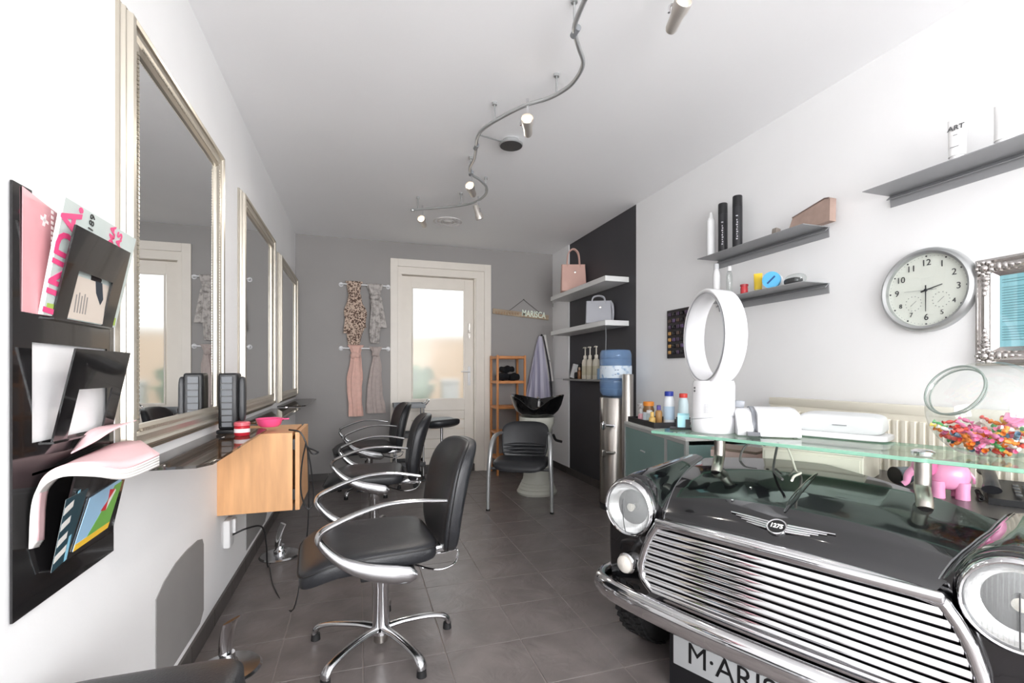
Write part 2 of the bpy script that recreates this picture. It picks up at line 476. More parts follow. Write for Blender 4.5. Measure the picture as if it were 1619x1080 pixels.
hg = tag(hedge((0.42, 6.5, 0.6), (0.5, 0.25, 0.6), 3), 'green leafy garden hedge seen blurred through the frosted back door', 'hedge'); 
hg2 = tag(hedge((1.85, 6.7, 0.5), (0.38, 0.25, 0.52), 5), 'dark low shrub beside white bin behind frosted back door', 'shrub')
hg2.data.materials[0] = M('shrub_leaf', '46524a', 0.7, var=0.3)
wt = thing('garden_wall', 'tan brick garden wall beyond the frosted back door', 'wall', (1.2, 9.5, -0.02))
B().b2((-3, 0, 0), (3, 0.2, 1.8)).done('wall_body', M('tan_brick', 'c9a989', 0.9, var=0.1), wt, smooth=False)
B().b2((-3.05, -0.04, 1.8), (3.05, 0.24, 1.87)).done('coping', M('coping', 'b9ae9f', 0.9), wt, smooth=False)
wb = thing('garden_bin', 'white upright bin seen blurred through frosted back door', 'bin', (1.14, 6.45, -0.02))
B().b2((-0.11, -0.1, 0), (0.11, 0.1, 1.0), 0.02, 2).done('bin_body', white_plastic, wb)
B().b2((-0.12, -0.11, 1.0), (0.12, 0.11, 1.06), 0.02, 2).done('lid', white_plastic, wb)

# ================================================================== LEFT WALL
def salon_mirror(y0, y1, z0, z1, label):
    t = thing('wall_mirror', label, 'mirror', (XL, (y0 + y1) / 2, z0), 0, 'framed wall mirrors')
    h = (y1 - y0) / 2; H = z1 - z0; e = 0.008
    fwid = 0.085
    path = [(0.0, -h, 0), (0.0, h, 0), (0.0, h, H), (0.0, -h, H)]
    # outer stepped moulding, swept round (out = toward the outside)
    prof = [(0, 0.0), (0, 0.009), (-0.003, 0.011), (-0.0045, 0.008), (-0.009, 0.020), (-0.012, 0.0215), (-0.0135, 0.017), (-0.020, 0.034), (-0.028, 0.038), (-0.036, 0.034), (-0.038, 0.027), (-0.055, 0.028), (-0.066, 0.022), (-0.075, 0.026), (-0.085, 0.018), (-0.085, 0.0)]
    ctr = Vector((0, 0, H / 2))
    a = (Vector(path[1]) - Vector(path[0])).normalized().cross(Vector((1, 0, 0)))
    sgn = 1 if a.z < 0 else -1
    B().sweep(path, [(sgn * o, u) for o, u in prof], (1, 0, 0)).done('frame', frame_silver, t, ang=25)
    pi = [(0.0195, -h + 0.0865, 0.0865), (0.0195, h - 0.0865, 0.0865), (0.0195, h - 0.0865, H - 0.0865), (0.0195, -h + 0.0865, H - 0.0865)]
    beads = B()
    n_v = int((H - 0.18) / 0.012)
    for k in range(n_v):
        for y in (-h + 0.07, h - 0.07):
            beads.box((0.026, y, 0.09 + (k + 0.5) * 0.012), (0.005, 0.007, 0.008))
    n_h = int((2 * h - 0.18) / 0.012)
    for k in range(n_h):
        for z in (0.07, H - 0.07): beads.box((0.026, -h + 0.09 + (k + 0.5) * 0.012, z), (0.005, 0.008, 0.007))
    bd = beads.done('bead_row', frame_silver, t, smooth=False); bd['kind'] = 'stuff'
    B().b2((0.004, -h + 0.08, 0.08), (0.012, h - 0.08, H - 0.08)).done('mirror_glass', mirror_mat, t, smooth=False)
    return t
salon_mirror(1.545, 2.515, 0.895, 2.135, 'large silver framed wall mirror beside the black magazine rack')
salon_mirror(2.895, 3.925, 0.885, 2.125, 'silver framed wall mirror between two other wall mirrors')
salon_mirror(4.19, 5.29, 0.885, 2.09, 'silver framed wall mirror beside the grey back wall')
def glass_shelf(y0, y1, z, label):
    t = thing('glass_shelf', label, 'shelf', (XL, (y0 + y1) / 2, z), 0, 'smoked glass shelves under the mirrors')
    h = (y1 - y0) / 2; D = 0.207; cc = 0.05
    poly = [(0.001, -h), (D - cc * 0.6, -h), (D, -h + cc), (D, h - cc), (D - cc * 0.6, h), (0.001, h)]
    B().prism(poly, lambda a, b, d: Vector((a, b, d)), -0.008, 0.0).done('glass_plate', smoke, t, smooth=False)
    for y in (-h + 0.15, h - 0.15):
        B().b2((0, y - 0.02, -0.03), (0.06, y + 0.02, -0.0085), 0.004, 2).done('bracket', chrome, t)
glass_shelf(1.585, 2.56, 0.862, 'smoked glass shelf above the beech wall cabinet')
glass_shelf(2.93, 3.93, 0.862, 'smoked glass shelf between two others under the mirrors')
glass_shelf(4.19, 5.29, 0.862, 'smoked glass shelf at the corner by the grey back wall')
# grey kick panels
def kick(y0, y1, label):
    hw = (y1 - y0) / 2; hw0 = hw
    poly = []
    pts = [(-hw, 0.10), (-hw, 0.40), (-hw * 0.72, 0.43), (-hw * 0.3, 0.452), (hw * 0.2, 0.458), (hw * 0.7, 0.452), (hw * 0.93, 0.438), (hw, 0.41), (hw, 0.135), (hw * 0.8, 0.10)]
    o = B().prism(pts, lambda a, b, d: Vector((d, a, b)), 0.0, 0.003).done('kick_panel', M('kick_grey', '93918f', 0.45, var=0.03), smooth=False)
    o.location = (XL + 0.0005, (y0 + y1) / 2, 0)
    tag(o, label, 'panel', 'grey kick panels on the white wall')
kick(1.81, 2.30, 'grey rounded kick panel under the first shelf, beside the power socket')
kick(3.10, 3.73, 'grey rounded kick panel behind the chrome footrest and beech cabinet')
kick(4.35, 4.95, 'grey rounded kick panel under the mirror by the back wall')
# beech cabinet
t = thing('wall_cabinet', 'beech wall cabinet with narrow flap hung under the glass shelf', 'cabinet', (XL, 2.508, 0.468))
CD, CH, CW = 0.318, 0.372, 0.40
body = B().b2((0, 0, 0), (CD, 0.018, CH), 0.001, 1).b2((0, CW - 0.018, 0), (CD, CW, CH), 0.001, 1).b2((0, 0.018, 0), (CD, CW - 0.018, 0.018)).b2((0, 0.018, CH - 0.018), (CD, CW - 0.018, CH)).b2((0, 0.018, 0.018), (0.01, CW - 0.018, CH - 0.018)).done('body', beech, t, smooth=False)
dr = B().b2((CD + 0.012, -0.002, 0.0), (CD + 0.032, CW, CH + 0.002), 0.001, 1).done('door', beech, t, smooth=False)
for z in (0.05, 0.29): B().b2((CD, 0.002, z), (CD + 0.012, 0.03, z + 0.05)).done('hinge', black_plastic, dr, smooth=False)
# cables on the cabinet
cb = B()
cb.tube(catmull([(0.30, 0.02, 0.385), (0.35, 0.0, 0.375), (0.375, 0.0, 0.33), (0.385, 0.0, 0.30), (0.42, -0.02, 0.285), (0.435, -0.02, 0.275), (0.41, -0.03, 0.27), (0.385, 0.0, 0.30)], 6), 0.004, 8)
cb.tube(catmull([(0.378, 0.0, 0.32), (0.36, 0.0, 0.22), (0.355, 0.0, 0.10), (0.372, 0.0, 0.02), (0.395, 0.0, 0.0), (0.41, 0.01, 0.06), (0.40, 0.0, 0.2), (0.38, 0.0, 0.31)], 6), 0.0035, 8)
cb.tube(catmull([(0.385, 0.0, 0.3), (0.39, 0.0, 0.1), (0.385, 0.0, -0.1), (0.36, -0.02, -0.3), (0.32, -0.05, -0.462), (0.2, 0.25, -0.464), (0.13, 0.55, -0.464)], 6), 0.003, 8)
cb = cb.done('power_cable', black_plastic); cb.location = (XL, 2.508, 0.468)
tag(cb, 'black looped power cable hanging from the beech cabinet to the floor', 'cable')
# socket and plug
t = thing('wall_socket', 'white power socket with black plug cable under the beech cabinet', 'socket', (XL, 2.66, 0.28))
B().b2((0, -0.055, 0.0), (0.03, 0.03, 0.135), 0.008, 3).done('plate', white_plastic, t)
B().b2((0.03, -0.01, 0.06), (0.045, 0.03, 0.13), 0.005, 2).done('plug', white_plastic, t)
B().tube(catmull([(0.028, 0.0, 0.05), (0.09, 0.02, 0.07), (0.14, 0.12, 0.04), (0.13, 0.30, -0.12), (0.12, 0.40, -0.272), (0.13, 0.55, -0.275)], 6), 0.0045, 8).done('cord', black_plastic, t)
# footrests
def footrest(x, y, rz, label):
    t = thing('footrest', label, 'footrest', (x, y, 0), rz, 'chrome footrests under the shelves')
    B().lathe([(0.0, 0.0), (0.115, 0.0), (0.118, 0.006), (0.11, 0.014), (0.05, 0.02), (0.0, 0.021)], 40).done('base_disc', alu, t)
    B().lathe([(0.036, 0.02), (0.036, 0.035), (0.028, 0.045), (0.025, 0.07), (0.0, 0.07)], 24).done('collar', chrome, t)
    rings = []
    for i in range(9):
        f = i / 8
        wd = 0.026 + 0.012 * f; th = 0.02 - 0.012 * f
        c = Vector((-0.01 + 0.03 * f * f, 0, 0.065 + 0.13 * f))
        rings.append([c + Vector((th * math.sin(a), wd * math.cos(a), 0)) for a in [2 * PI * k / 16 for k in range(16)]])
    B().loft(rings).done('stem', chrome, t)
footrest(-0.465, 3.235, 0.5, 'chrome footrest with round base beside the power cable')
footrest(-0.475, 2.05, -0.6, 'chrome footrest with round base beside the black padded bench')
# things on the first shelf
t = thing('clipper_station', 'tall black and grey slotted charger tower on the glass shelf', 'charger', (XL + 0.085, 2.40, 0.8625))
B().b2((-0.05, -0.05, 0), (0.05, 0.05, 0.018), 0.005, 2).done('base', black_plastic, t)
B().b2((-0.045, -0.04, 0.018), (0.03, 0.045, 0.265), 0.01, 3).done('tower', black_plastic, t)
B().b2((-0.03, -0.048, 0.03), (0.012, -0.04, 0.25), 0.002, 1).done('face_plate', M('plate_grey','6d7074',0.45), t)
for k in range(7): B().b2((-0.03, -0.0505, 0.05 + 0.028 * k), (0.012, -0.048, 0.055 + 0.028 * k)).done('slot', black_plastic, t, smooth=False)
B().superq((0.042, 0.0, 0.15), (0.014, 0.022, 0.1), 0.5, 0.6).done('handpiece', M('charcoal_plastic', '3a3b3d', 0.4), t)
t = thing('gel_jar', 'small red jar with pale lid on the glass shelf', 'jar', (-0.475, 2.285, 0.8625))
B().lathe([(0.0, 0), (0.027, 0), (0.03, 0.005), (0.03, 0.038), (0.026, 0.042), (0.0, 0.042)], 24).done('jar_body', M('red_jar', 'b3202e', 0.25), t)
B().lathe([(0.0, 0.042), (0.031, 0.042), (0.031, 0.055), (0.028, 0.058), (0.0, 0.058)], 24).done('lid', M('red_lid', 'c9606a', 0.3), t)
B().lathe([(0.0303, 0.014), (0.0303, 0.03)], 24, cap=False).done('label_band', M('white_print', 'e9dfe0', 0.5), t)
t = thing('tint_bowl', 'translucent pink plastic bowl on the beech cabinet', 'bowl', (XL + 0.20, 2.62, 0.8625))
B().lathe([(0.0, 0.0), (0.04, 0.0), (0.052, 0.01), (0.058, 0.03), (0.062, 0.04), (0.057, 0.041), (0.05, 0.03), (0.045, 0.012), (0.0, 0.006)], 32).done('bowl_body', M('pink_plastic', 'f0568c', 0.3), t)
B().box((0.075, 0.0, 0.036), (0.03, 0.02, 0.006), bev=0.002).done('grip', M('pink_plastic', 'f0568c', 0.3), t)

# ---- magazine rack
RK = XL + 0.012
t = thing('magazine_rack', 'black acrylic wall magazine rack with three pockets', 'rack', (XL, 1.32, 0.66))
oy, oz = 1.32, 0.66
bp = B()
yl, yr = 1.134 - oy, 1.52 - oy
for lo, hi in (((yl, 0), (1.19 - oy, 0.83)), ((1.485 - oy, 0), (yr, 0.78)), ((1.19 - oy, 0.0), (1.485 - oy, 0.27)), ((1.19 - oy, 0.265), (1.485 - oy, 0.33)), ((1.19 - oy, 0.53), (1.485 - oy, 0.59)), ((1.19 - oy, 0.73), (1.485 - oy, 0.8))):
    bp.b2((0.003, lo[0], lo[1]), (0.007, hi[0], hi[1]))
bp.done('back_plate', M('black_acrylic', '1c1b1c', 0.1, coat=0.5), t, smooth=False)
acr = _mats['black_acrylic']
for zb in (0.06, 0.325, 0.585):
    y0, y1 = 1.235 - oy, 1.485 - oy
    p = B()
    def slab(ya, yb, fa, fb):   # piece of the tilted front, fa..fb up the front
        n = 5
        def pt(y, f, o):
            return Vector((0.014 + 0.040 * f + o, y, zb + 0.196 * f))
        p.loft([[pt(ya, fa, 0), pt(yb, fa, 0), pt(yb, fa, 0.004), pt(ya, fa, 0.004)], [pt(ya, fb, 0), pt(yb, fb, 0), pt(yb, fb, 0.004), pt(ya, fb, 0.004)]])
    if zb > 0.1: slab(y0, y0 + 0.05, 0, 0.55); slab(y1 - 0.05, y1, 0, 0.55); slab(y0, y1, 0.55, 1.0)
    else: slab(y0, y1, 0, 1.0)
    p.b2((0.007, y0, zb - 0.004), (0.02, y1, zb))
    p.done('pocket', acr, t, smooth=False)
def px_rack(x, y, z): return Vector((XL + x, y, z))
paper = M('paper', 'f1efec', 0.6)
def block(name, pts, thick, mats, label, extra=None):
    """magazine: cover quad pts (bottom near, bottom far, top far, top near) with page block behind it"""
    t = thing(name, label, 'magazine', pts[0])
    P = [Vector(p) - Vector(pts[0]) for p in pts]
    n = (P[1] - P[0]).cross(P[3] - P[0]).normalized()
    if n.x < 0: n = -n
    B().loft([[p - n * thick for p in P], [p - n * 0.0012 for p in P]]).done('pages', paper, t, smooth=False)
    B().loft([[p - n * 0.0011 for p in P], P]).done('cover', mats, t, smooth=False)
    return t, P, n
t, P, n = block('magazine', [px_rack(0.0165, 1.205, 1.247), px_rack(0.0165, 1.505, 1.247), px_rack(0.044, 1.555, 1.494), px_rack(0.044, 1.225, 1.494)], 0.008, M('cover_grey_mint', 'c9d3cf', 0.35, var=0.06), 'thick glossy magazine with pink letters in the top rack pocket')
ya = (P[1] - P[0]).normalized(); za = (P[3] - P[0]).normalized()
pink = M('print_pink', 'ee4f86', 0.4); blk = M('print_black', '1b1b1d', 0.4)
def on(a, b, o=0.0012): return P[0] + (P[1] - P[0]) * a * (1 - 0) + (P[3] - P[0]) * b + n * o
text('title_text', 'LINDA.', 0.10, pink, t, on(0.115, 0.50), za, -ya, 0.0004, bold=0.002, squash=0.8)
text('issue_text', '189', 0.028, blk, t, on(0.36, 0.905), za, -ya, 0.0004)
text('headline_text', 'MA', 0.034, pink, t, on(0.68, 0.90), za, -ya, 0.0004, bold=0.001)
text('headline_text', 'AS', 0.034, pink, t, on(0.80, 0.89), za, -ya, 0.0004, bold=0.001)
B().prism([(0.5, 0.3), (0.62, 0.3), (0.66, 0.5), (0.66, 0.72), (0.60, 0.80), (0.53, 0.76), (0.48, 0.5)], lambda a, b, d: on(a, b, d), 0.0002, 0.0006).done('portrait_print', M('print_dark', '2c2528', 0.5), t, smooth=False)
B().prism([(0.02, 0.1), (0.98, 0.1), (0.98, 0.02), (0.02, 0.02)], lambda a, b, d: on(a, b, d), 0.0002, 0.0005).done('cover_strip', M('print_green', 'a9c35a', 0.5), t, smooth=False)
t, P, n = block('magazine', [px_rack(0.0085, 1.158, 1.247), px_rack(0.0085, 1.36, 1.247), px_rack(0.0095, 1.36, 1.455), px_rack(0.0095, 1.158, 1.487)], 0.0012, two_tone('cover_rose', 'dba3a8', '7a5359', 7, 0.4, 0.6, 0.1, stretch=(1, 1, 0.4)), 'rose pink magazine leaning behind the thick magazine in the top pocket')
ya = (P[1] - P[0]).normalized(); za = (P[3] - P[0]).normalized()
for k in range(7): B().prism([(0.088, 0.150 + 0.011 * k), (0.096, 0.150 + 0.011 * k), (0.096, 0.156 + 0.011 * k), (0.088, 0.157 + 0.011 * k)], lambda a, b, d: P[0] + ya * a + za * b + n * d, 0.0003, 0.0007).done('print_mark', M('print_white', 'f4f0ee', 0.5), t, smooth=False)
for sg_ in (-1, 1): B().prism([(-0.0125, 0.003 * sg_ - 0.004), (-0.0125, 0.003 * sg_ + 0.004), (0.0125, -0.003 * sg_ + 0.003), (0.0125, -0.003 * sg_ - 0.003)], lambda a, b, d: P[0] + ya * (0.066 + (a if sg_ > 0 else b)) + za * (0.195 + (b if sg_ > 0 else a)) + n * d, 0.0003, 0.0007).done('print_mark', M('print_white'), t, smooth=False)
# card seen through the opening of the top pocket
t, P, n = block('magazine', [px_rack(0.0185, 1.285, 1.249), px_rack(0.0185, 1.44, 1.249), px_rack(0.0300, 1.44, 1.345), px_rack(0.0300, 1.285, 1.345)], 0.0014, M('cover_beige', 'd8ccc0', 0.45), 'small beige advertising card showing through the top rack pocket')
ya = (P[1] - P[0]).normalized(); za = (P[3] - P[0]).normalized()
B().prism([(0.09, 0.098), (0.10, 0.07), (0.125, 0.045), (0.135, 0.06), (0.12, 0.098)], lambda a, b, d: P[0] + ya * a + za * b + n * d, 0.0003, 0.0007).done('figure_print', M('print_navy', '27313d', 0.5), t, smooth=False)
for k in range(5): B().prism([(0.02 + k * 0.011, 0.015), (0.024 + k * 0.011, 0.015), (0.024 + k * 0.011, 0.055 + 0.006 * (k % 2)), (0.02 + k * 0.011, 0.055 + 0.006 * (k % 2))], lambda a, b, d: P[0] + ya * a + za * b + n * d, 0.0003, 0.0006).done('text_line', M('print_grey', '8f8a86', 0.6), t, smooth=False)
# thick open magazine curling over the bottom pocket
t = thing('open_magazine', 'thick open magazine curling out over the bottom rack pocket', 'magazine', (XL + 0.03, 1.3, 0.73))
O = Vector((XL + 0.03, 1.3, 0.73))
near = catmull([PX(48, 868, XL + 0.032) - O, PX(52, 800, XL + 0.036) - O, PX(66, 768, XL + 0.05) - O, PX(100, 752, XL + 0.075) - O, PX(150, 752, XL + 0.11) - O, PX(200, 756, XL + 0.13) - O, PX(252, 735, XL + 0.15) - O], 6)
far = catmull([PX(60, 865, XL + 0.012) - O, PX(66, 795, XL + 0.014) - O, PX(84, 762, XL + 0.018) - O, PX(110, 745, XL + 0.02) - O, PX(150, 728, XL + 0.025) - O, PX(185, 715, XL + 0.03) - O, PX(222, 712, XL + 0.035) - O], 6)
pgm = [paper, M('page_pink', 'f0c9cc', 0.6), M('page_pale', 'e5e1dd', 0.6)]
N_ = len(near)
for L in range(5):
    b = B(); off = 0.0065 * L
    def pf(u, v):
        k = u * (N_ - 1); i = min(int(k), N_ - 2); q = k - i
        a = near[i].lerp(near[i + 1], q); c = far[i].lerp(far[i + 1], q)
        lift = Vector((0, 0.0, 1)) * off * (0.35 + 0.65 * u) * (1.0) + Vector((0.0, 0.6 * off * (1 - u), 0))
        return a.lerp(c, v) + lift
    b.grid(30, 4, pf)
    b.done('page', pgm[1 if L == 4 else (0 if L % 2 else 2)], t, thick=0.005)
b = B()
A = [PX(112, 742, XL + 0.03) - O, PX(150, 722, XL + 0.045) - O, PX(180, 702, XL + 0.06) - O, PX(216, 685, XL + 0.075) - O]
C = [PX(116, 735, XL + 0.012) - O, PX(138, 706, XL + 0.016) - O, PX(165, 695, XL + 0.02) - O, PX(200, 689, XL + 0.03) - O]
A, C = catmull(A, 6), catmull(C, 6)
b.grid(len(A) - 1, 3, lambda u, v: A[round(u * (len(A) - 1))].lerp(C[round(u * (len(A) - 1))], v) + Vector((0, 0, 0.034)))
b.done('raised_page', pgm[1], t, thick=0.002)
# leaflets in the bottom pocket
t, P, n = block('leaflet', [px_rack(0.0235, 1.295, 0.735), px_rack(0.0245, 1.445, 0.742), px_rack(0.0495, 1.46, 0.862), px_rack(0.0465, 1.315, 0.847)], 0.0014, M('leaflet_sky', '9cc3df', 0.4), 'colourful green and blue leaflet with red shapes in the bottom pocket')
def q2(a, b, d): return P[0] + (P[1] - P[0]) * a + (P[3] - P[0]) * b + n * d
B().prism([(0.3, 0.12), (1, 0.12), (1, 1), (0.75, 0.98), (0.6, 0.6)], q2, 0.0002, 0.0006).done('green_print', M('leaflet_green', '6faa4e', 0.4), t, smooth=False)
B().prism([(0, 0), (1, 0), (1, 0.13), (0, 0.13)], q2, 0.0002, 0.0008).done('yellow_print', M('leaflet_yellow', 'efc13c', 0.4), t, smooth=False)
B().prism([(0.5, 0.55), (0.68, 0.5), (0.66, 0.72)], q2, 0.0008, 0.0012).done('red_print', M('leaflet_red', 'c8303a', 0.4), t, smooth=False)
B().prism([(0.66, 0.72), (0.6, 0.95), (0.8, 0.9)], q2, 0.0008, 0.0012).done('red_print', M('leaflet_red'), t, smooth=False)
B().prism([(0.66, 0.72), (0.68, 0.5), (0.84, 0.85), (0.8, 0.9)], q2, 0.0008, 0.0012).done('white_print', M('leaflet_white', 'e8e6e0', 0.5), t, smooth=False)
t, P, n = block('leaflet', [px_rack(0.0205, 1.225, 0.717), px_rack(0.0215, 1.275, 0.727), px_rack(0.0515, 1.295, 0.873), px_rack(0.0505, 1.215, 0.868)], 0.0014, M('leaflet_teal', '24424c', 0.4), 'dark teal and white striped leaflet beside the colourful leaflet')
for k in range(4):
    B().prism([(0.0, 0.12 + 0.22 * k), (0.75, 0.16 + 0.22 * k), (0.75, 0.26 + 0.22 * k), (0.0, 0.22 + 0.22 * k)], q2, 0.0002, 0.0006).done('stripe_print', M('leaflet_white'), t, smooth=False)
B().prism([(0.8, 0), (1, 0), (1, 1), (0.8, 1)], q2, 0.0002, 0.0006).done('edge_print', M('leaflet_cyan', '8cc7de', 0.4), t, smooth=False)
# padded bench under the rack
t = thing('padded_bench', 'black leather padded bench against the white wall under the magazine rack', 'bench', (-0.42, 0.93, 0))
B().superq((0, 0, 0.455), (0.19, 0.29, 0.05), 0.35, 0.28, 14, 40, f=lambda p: Vector((p.x, p.y, p.z + 0.02 * (1 - (p.y / 0.29) ** 2) * (1 if p.z > 0 else 0)))).done('seat', leather, t)
B().tube([(0.19 * math.copysign(abs(math.cos(a)) ** 0.3, math.cos(a)) , 0.29 * math.copysign(abs(math.sin(a)) ** 0.3, math.sin(a)), 0.455) for a in [2 * PI * k / 60 for k in range(60)]], 0.003, 6, closed=True).done('piping', leather_seam, t)
B().b2((-0.16, -0.25, 0.36), (0.16, 0.25, 0.405), 0.005, 1).done('frame', black_plastic, t)
for sx in (-1, 1):
    for sy in (-1, 1):
        B().cyl((sx * 0.145, sy * 0.23, 0), (sx * 0.145, sy * 0.23, 0.36), 0.014).done('leg', chrome, t)

# ================================================================== STYLING CHAIRS
def styling_chair(label):
    t = thing('styling_chair', label, 'chair', (0, 0, 0), 0, 'styling chairs facing the mirrors')
    def sf(p):
        q = p.copy()
        fr = max(0.0, (-0.06 - p.x) / 0.2)
        q.z -= 0.055 * fr * fr
        q.z -= 0.012 * max(0, 1 - (p.x - 0.02) ** 2 / 0.03) * (1 - (p.y / 0.235) ** 2) * (1 if p.z > 0 else 0)
        q.y *= 1 - 0.06 * max(0, p.x / 0.25)
        return q
    seat = B().superq((-0.055, 0, 0.432), (0.255, 0.235, 0.046), 0.42, 0.3, 18, 56, f=sf).done('seat', leather, t, ang=60)
    pts = [Vector((-0.055, 0, 0.452)) + sf(Vector((0.257 * math.copysign(abs(math.cos(a)) ** 0.3, math.cos(a)), 0.237 * math.copysign(abs(math.sin(a)) ** 0.3, math.sin(a)), 0))) for a in [2 * PI * k / 80 for k in range(80)]]
    B().tube(pts, 0.0028, 6, closed=True).done('piping', leather_seam, seat)
    def bf(p):
        h = p.z / 0.225
        q = p.copy()
        wv = 1.0 - 0.06 * max(0, -h) - 0.05 * max(0, h)
        q.y *= wv
        q.x += 0.055 * h + 0.02 * h * h - 0.06 * (p.y / 0.225) ** 2 * (0.7 + 0.3 * h) + 0.03
        return q
    back = B().superq((0.27, 0, 0.615), (0.038, 0.222, 0.225), 0.5, 0.34, 28, 44, f=bf).done('backrest', leather, t, ang=60)
    pts = []
    for k in range(80):
        a = 2 * PI * k / 80
        p = Vector((-0.012, 0.222 * math.copysign(abs(math.cos(a)) ** 0.45, math.cos(a)), 0.222 * math.copysign(abs(math.sin(a)) ** 0.5, math.sin(a))))
        pts.append(Vector((0.27, 0, 0.615)) + bf(p))
    B().tube(pts, 0.0035, 6, closed=True).done('piping', leather_seam, back)
    for s in (-1, 1):
        path = catmull([(0.215, 0.236 * s, 0.635), (0.10, 0.262 * s, 0.652), (-0.01, 0.266 * s, 0.653), (-0.10, 0.266 * s, 0.634), (-0.18, 0.265 * s, 0.606), (-0.228, 0.264 * s, 0.583), (-0.242, 0.262 * s, 0.562), (-0.236, 0.260 * s, 0.538), (-0.205, 0.258 * s, 0.497), (-0.165, 0.256 * s, 0.460), (-0.11, 0.253 * s, 0.428), (-0.05, 0.25 * s, 0.404), (0.02, 0.247 * s, 0.385), (0.075, 0.243 * s, 0.374), (0.10, 0.24 * s, 0.370)], 5)
        sec = [(0.009, 0.007), (0.012, 0.0075), (0.015, 0.008), (0.018, 0.009), (0.02, 0.010), (0.021, 0.011), (0.021, 0.012), (0.02, 0.014), (0.018, 0.017), (0.017, 0.02), (0.018, 0.027), (0.019, 0.032), (0.019, 0.035), (0.017, 0.031), (0.012, 0.014)]
        B().tube(path, sec, 14, lateral=(0, 1, 0)).done('armrest', alu, t)
    B().b2((-0.10, -0.225, 0.365), (0.10, 0.225, 0.385), 0.004, 2).done('seat_plate', black_plastic, t)
    B().box((0.235, 0, 0.375), (0.13, 0.06, 0.03), RY(-0.15), 0.006, 2).box((0.285, 0, 0.42), (0.02, 0.05, 0.10), RY(0.2), 0.005, 2).done('back_bracket', alu, t)
    B().lathe([(0.0, 0.06), (0.044, 0.06), (0.044, 0.075), (0.034, 0.085), (0.034, 0.25), (0.037, 0.255), (0.037, 0.345), (0.05, 0.355), (0.05, 0.366), (0.0, 0.366)], 28).done('column', chrome, t)
    B().lathe([(0.0, 0.022), (0.028, 0.022), (0.028, 0.062), (0.0, 0.062)], 24).done('column_foot', satin, t)
    for k in range(5):
        a = math.radians(5 + 72 * k)
        d = Vector((math.cos(a), math.sin(a), 0))
        path = catmull([d * 0.028 + Vector((0, 0, 0.078)), d * 0.10 + Vector((0, 0, 0.082)), d * 0.20 + Vector((0, 0, 0.076)), d * 0.265 + Vector((0, 0, 0.062)), d * 0.288 + Vector((0, 0, 0.044)), d * 0.292 + Vector((0, 0, 0.026))], 5)
        lg = B().tube(path, [(0.02, 0.013), (0.017, 0.012), (0.016, 0.011), (0.018, 0.012), (0.02, 0.013), (0.018, 0.012)], 12, lateral=d.cross(Vector((0, 0, 1)))).done('leg', alu, t)
        B().cyl(d * 0.29 + Vector((0, 0, 0)), d * 0.29 + Vector((0, 0, 0.026)), 0.019, 0.017, 16).done('glide', rubber, lg)
    B().tube(catmull([(0.03, 0.02, 0.352), (0.12, -0.08, 0.345), (0.20, -0.15, 0.338), (0.27, -0.14, 0.345), (0.30, -0.10, 0.362), (0.31, -0.05, 0.37), (0.24, -0.05, 0.365), (0.1, 0.0, 0.36)], 6), 0.0045, 8).done('height_lever', chrome, t)
    return t
ch = styling_chair('black leather styling chair with aluminium loop arms, facing the mirror beside the magazine rack')
ch.location = (0.085, 2.05, 0); ch.rotation_euler.z = math.radians(5)
c2 = copy_tree(ch); c2.location = (0.095, 3.42, 0); c2.rotation_euler.z = math.radians(-3)
c2['label'] = 'middle black leather styling chair in the row, facing the second mirror'
c3 = copy_tree(ch); c3.location = (0.085, 4.70, 0); c3.rotation_euler.z = math.radians(6)
c3['label'] = 'black leather styling chair in the row closest to the scarves and back wall'
# saddle stool
t = thing('saddle_stool', 'black saddle stool on a chrome gas lift near the back door', 'stool', (0.775, 4.70, 0), 0.25)
B().superq((0, 0, 0.635), (0.17, 0.15, 0.042), 0.6, 0.7, 14, 40, f=lambda p: Vector((p.x, p.y, p.z + 0.22 * p.x * p.x * 8 * 0.12 - 0.012 * math.cos(p.y / 0.15 * PI) + 0.12 * p.x * 0.3))).done('seat', leather, t)
B().cyl((0, 0, 0.09), (0, 0, 0.35), 0.025).done('gas_lift', black_plastic, t)
B().cyl((0, 0, 0.35), (0, 0, 0.60), 0.014).done('pole', chrome, t)
B().box((0, 0, 0.598), (0.14, 0.10, 0.012), bev=0.003).done('seat_plate', black_plastic, t)
for k in range(5):
    a = math.radians(20 + 72 * k); d = Vector((math.cos(a), math.sin(a), 0))
    lg = B().tube([d * 0.02 + Vector((0, 0, 0.10)), d * 0.14 + Vector((0, 0, 0.085)), d * 0.25 + Vector((0, 0, 0.065))], [(0.02, 0.014), (0.017, 0.011), (0.014, 0.009)], 10, lateral=d.cross(Vector((0, 0, 1)))).done('leg', black_plastic, t)
    B().cyl(d * 0.25 + Vector((-d.y, d.x, 0)) * 0.014 + Vector((0, 0, 0.026)), d * 0.25 - Vector((-d.y, d.x, 0)) * 0.014 + Vector((0, 0, 0.026)), 0.026, n=18).cyl(d * 0.25 + Vector((0, 0, 0.03)), d * 0.25 + Vector((0, 0, 0.066)), 0.007).done('castor', rubber, lg)
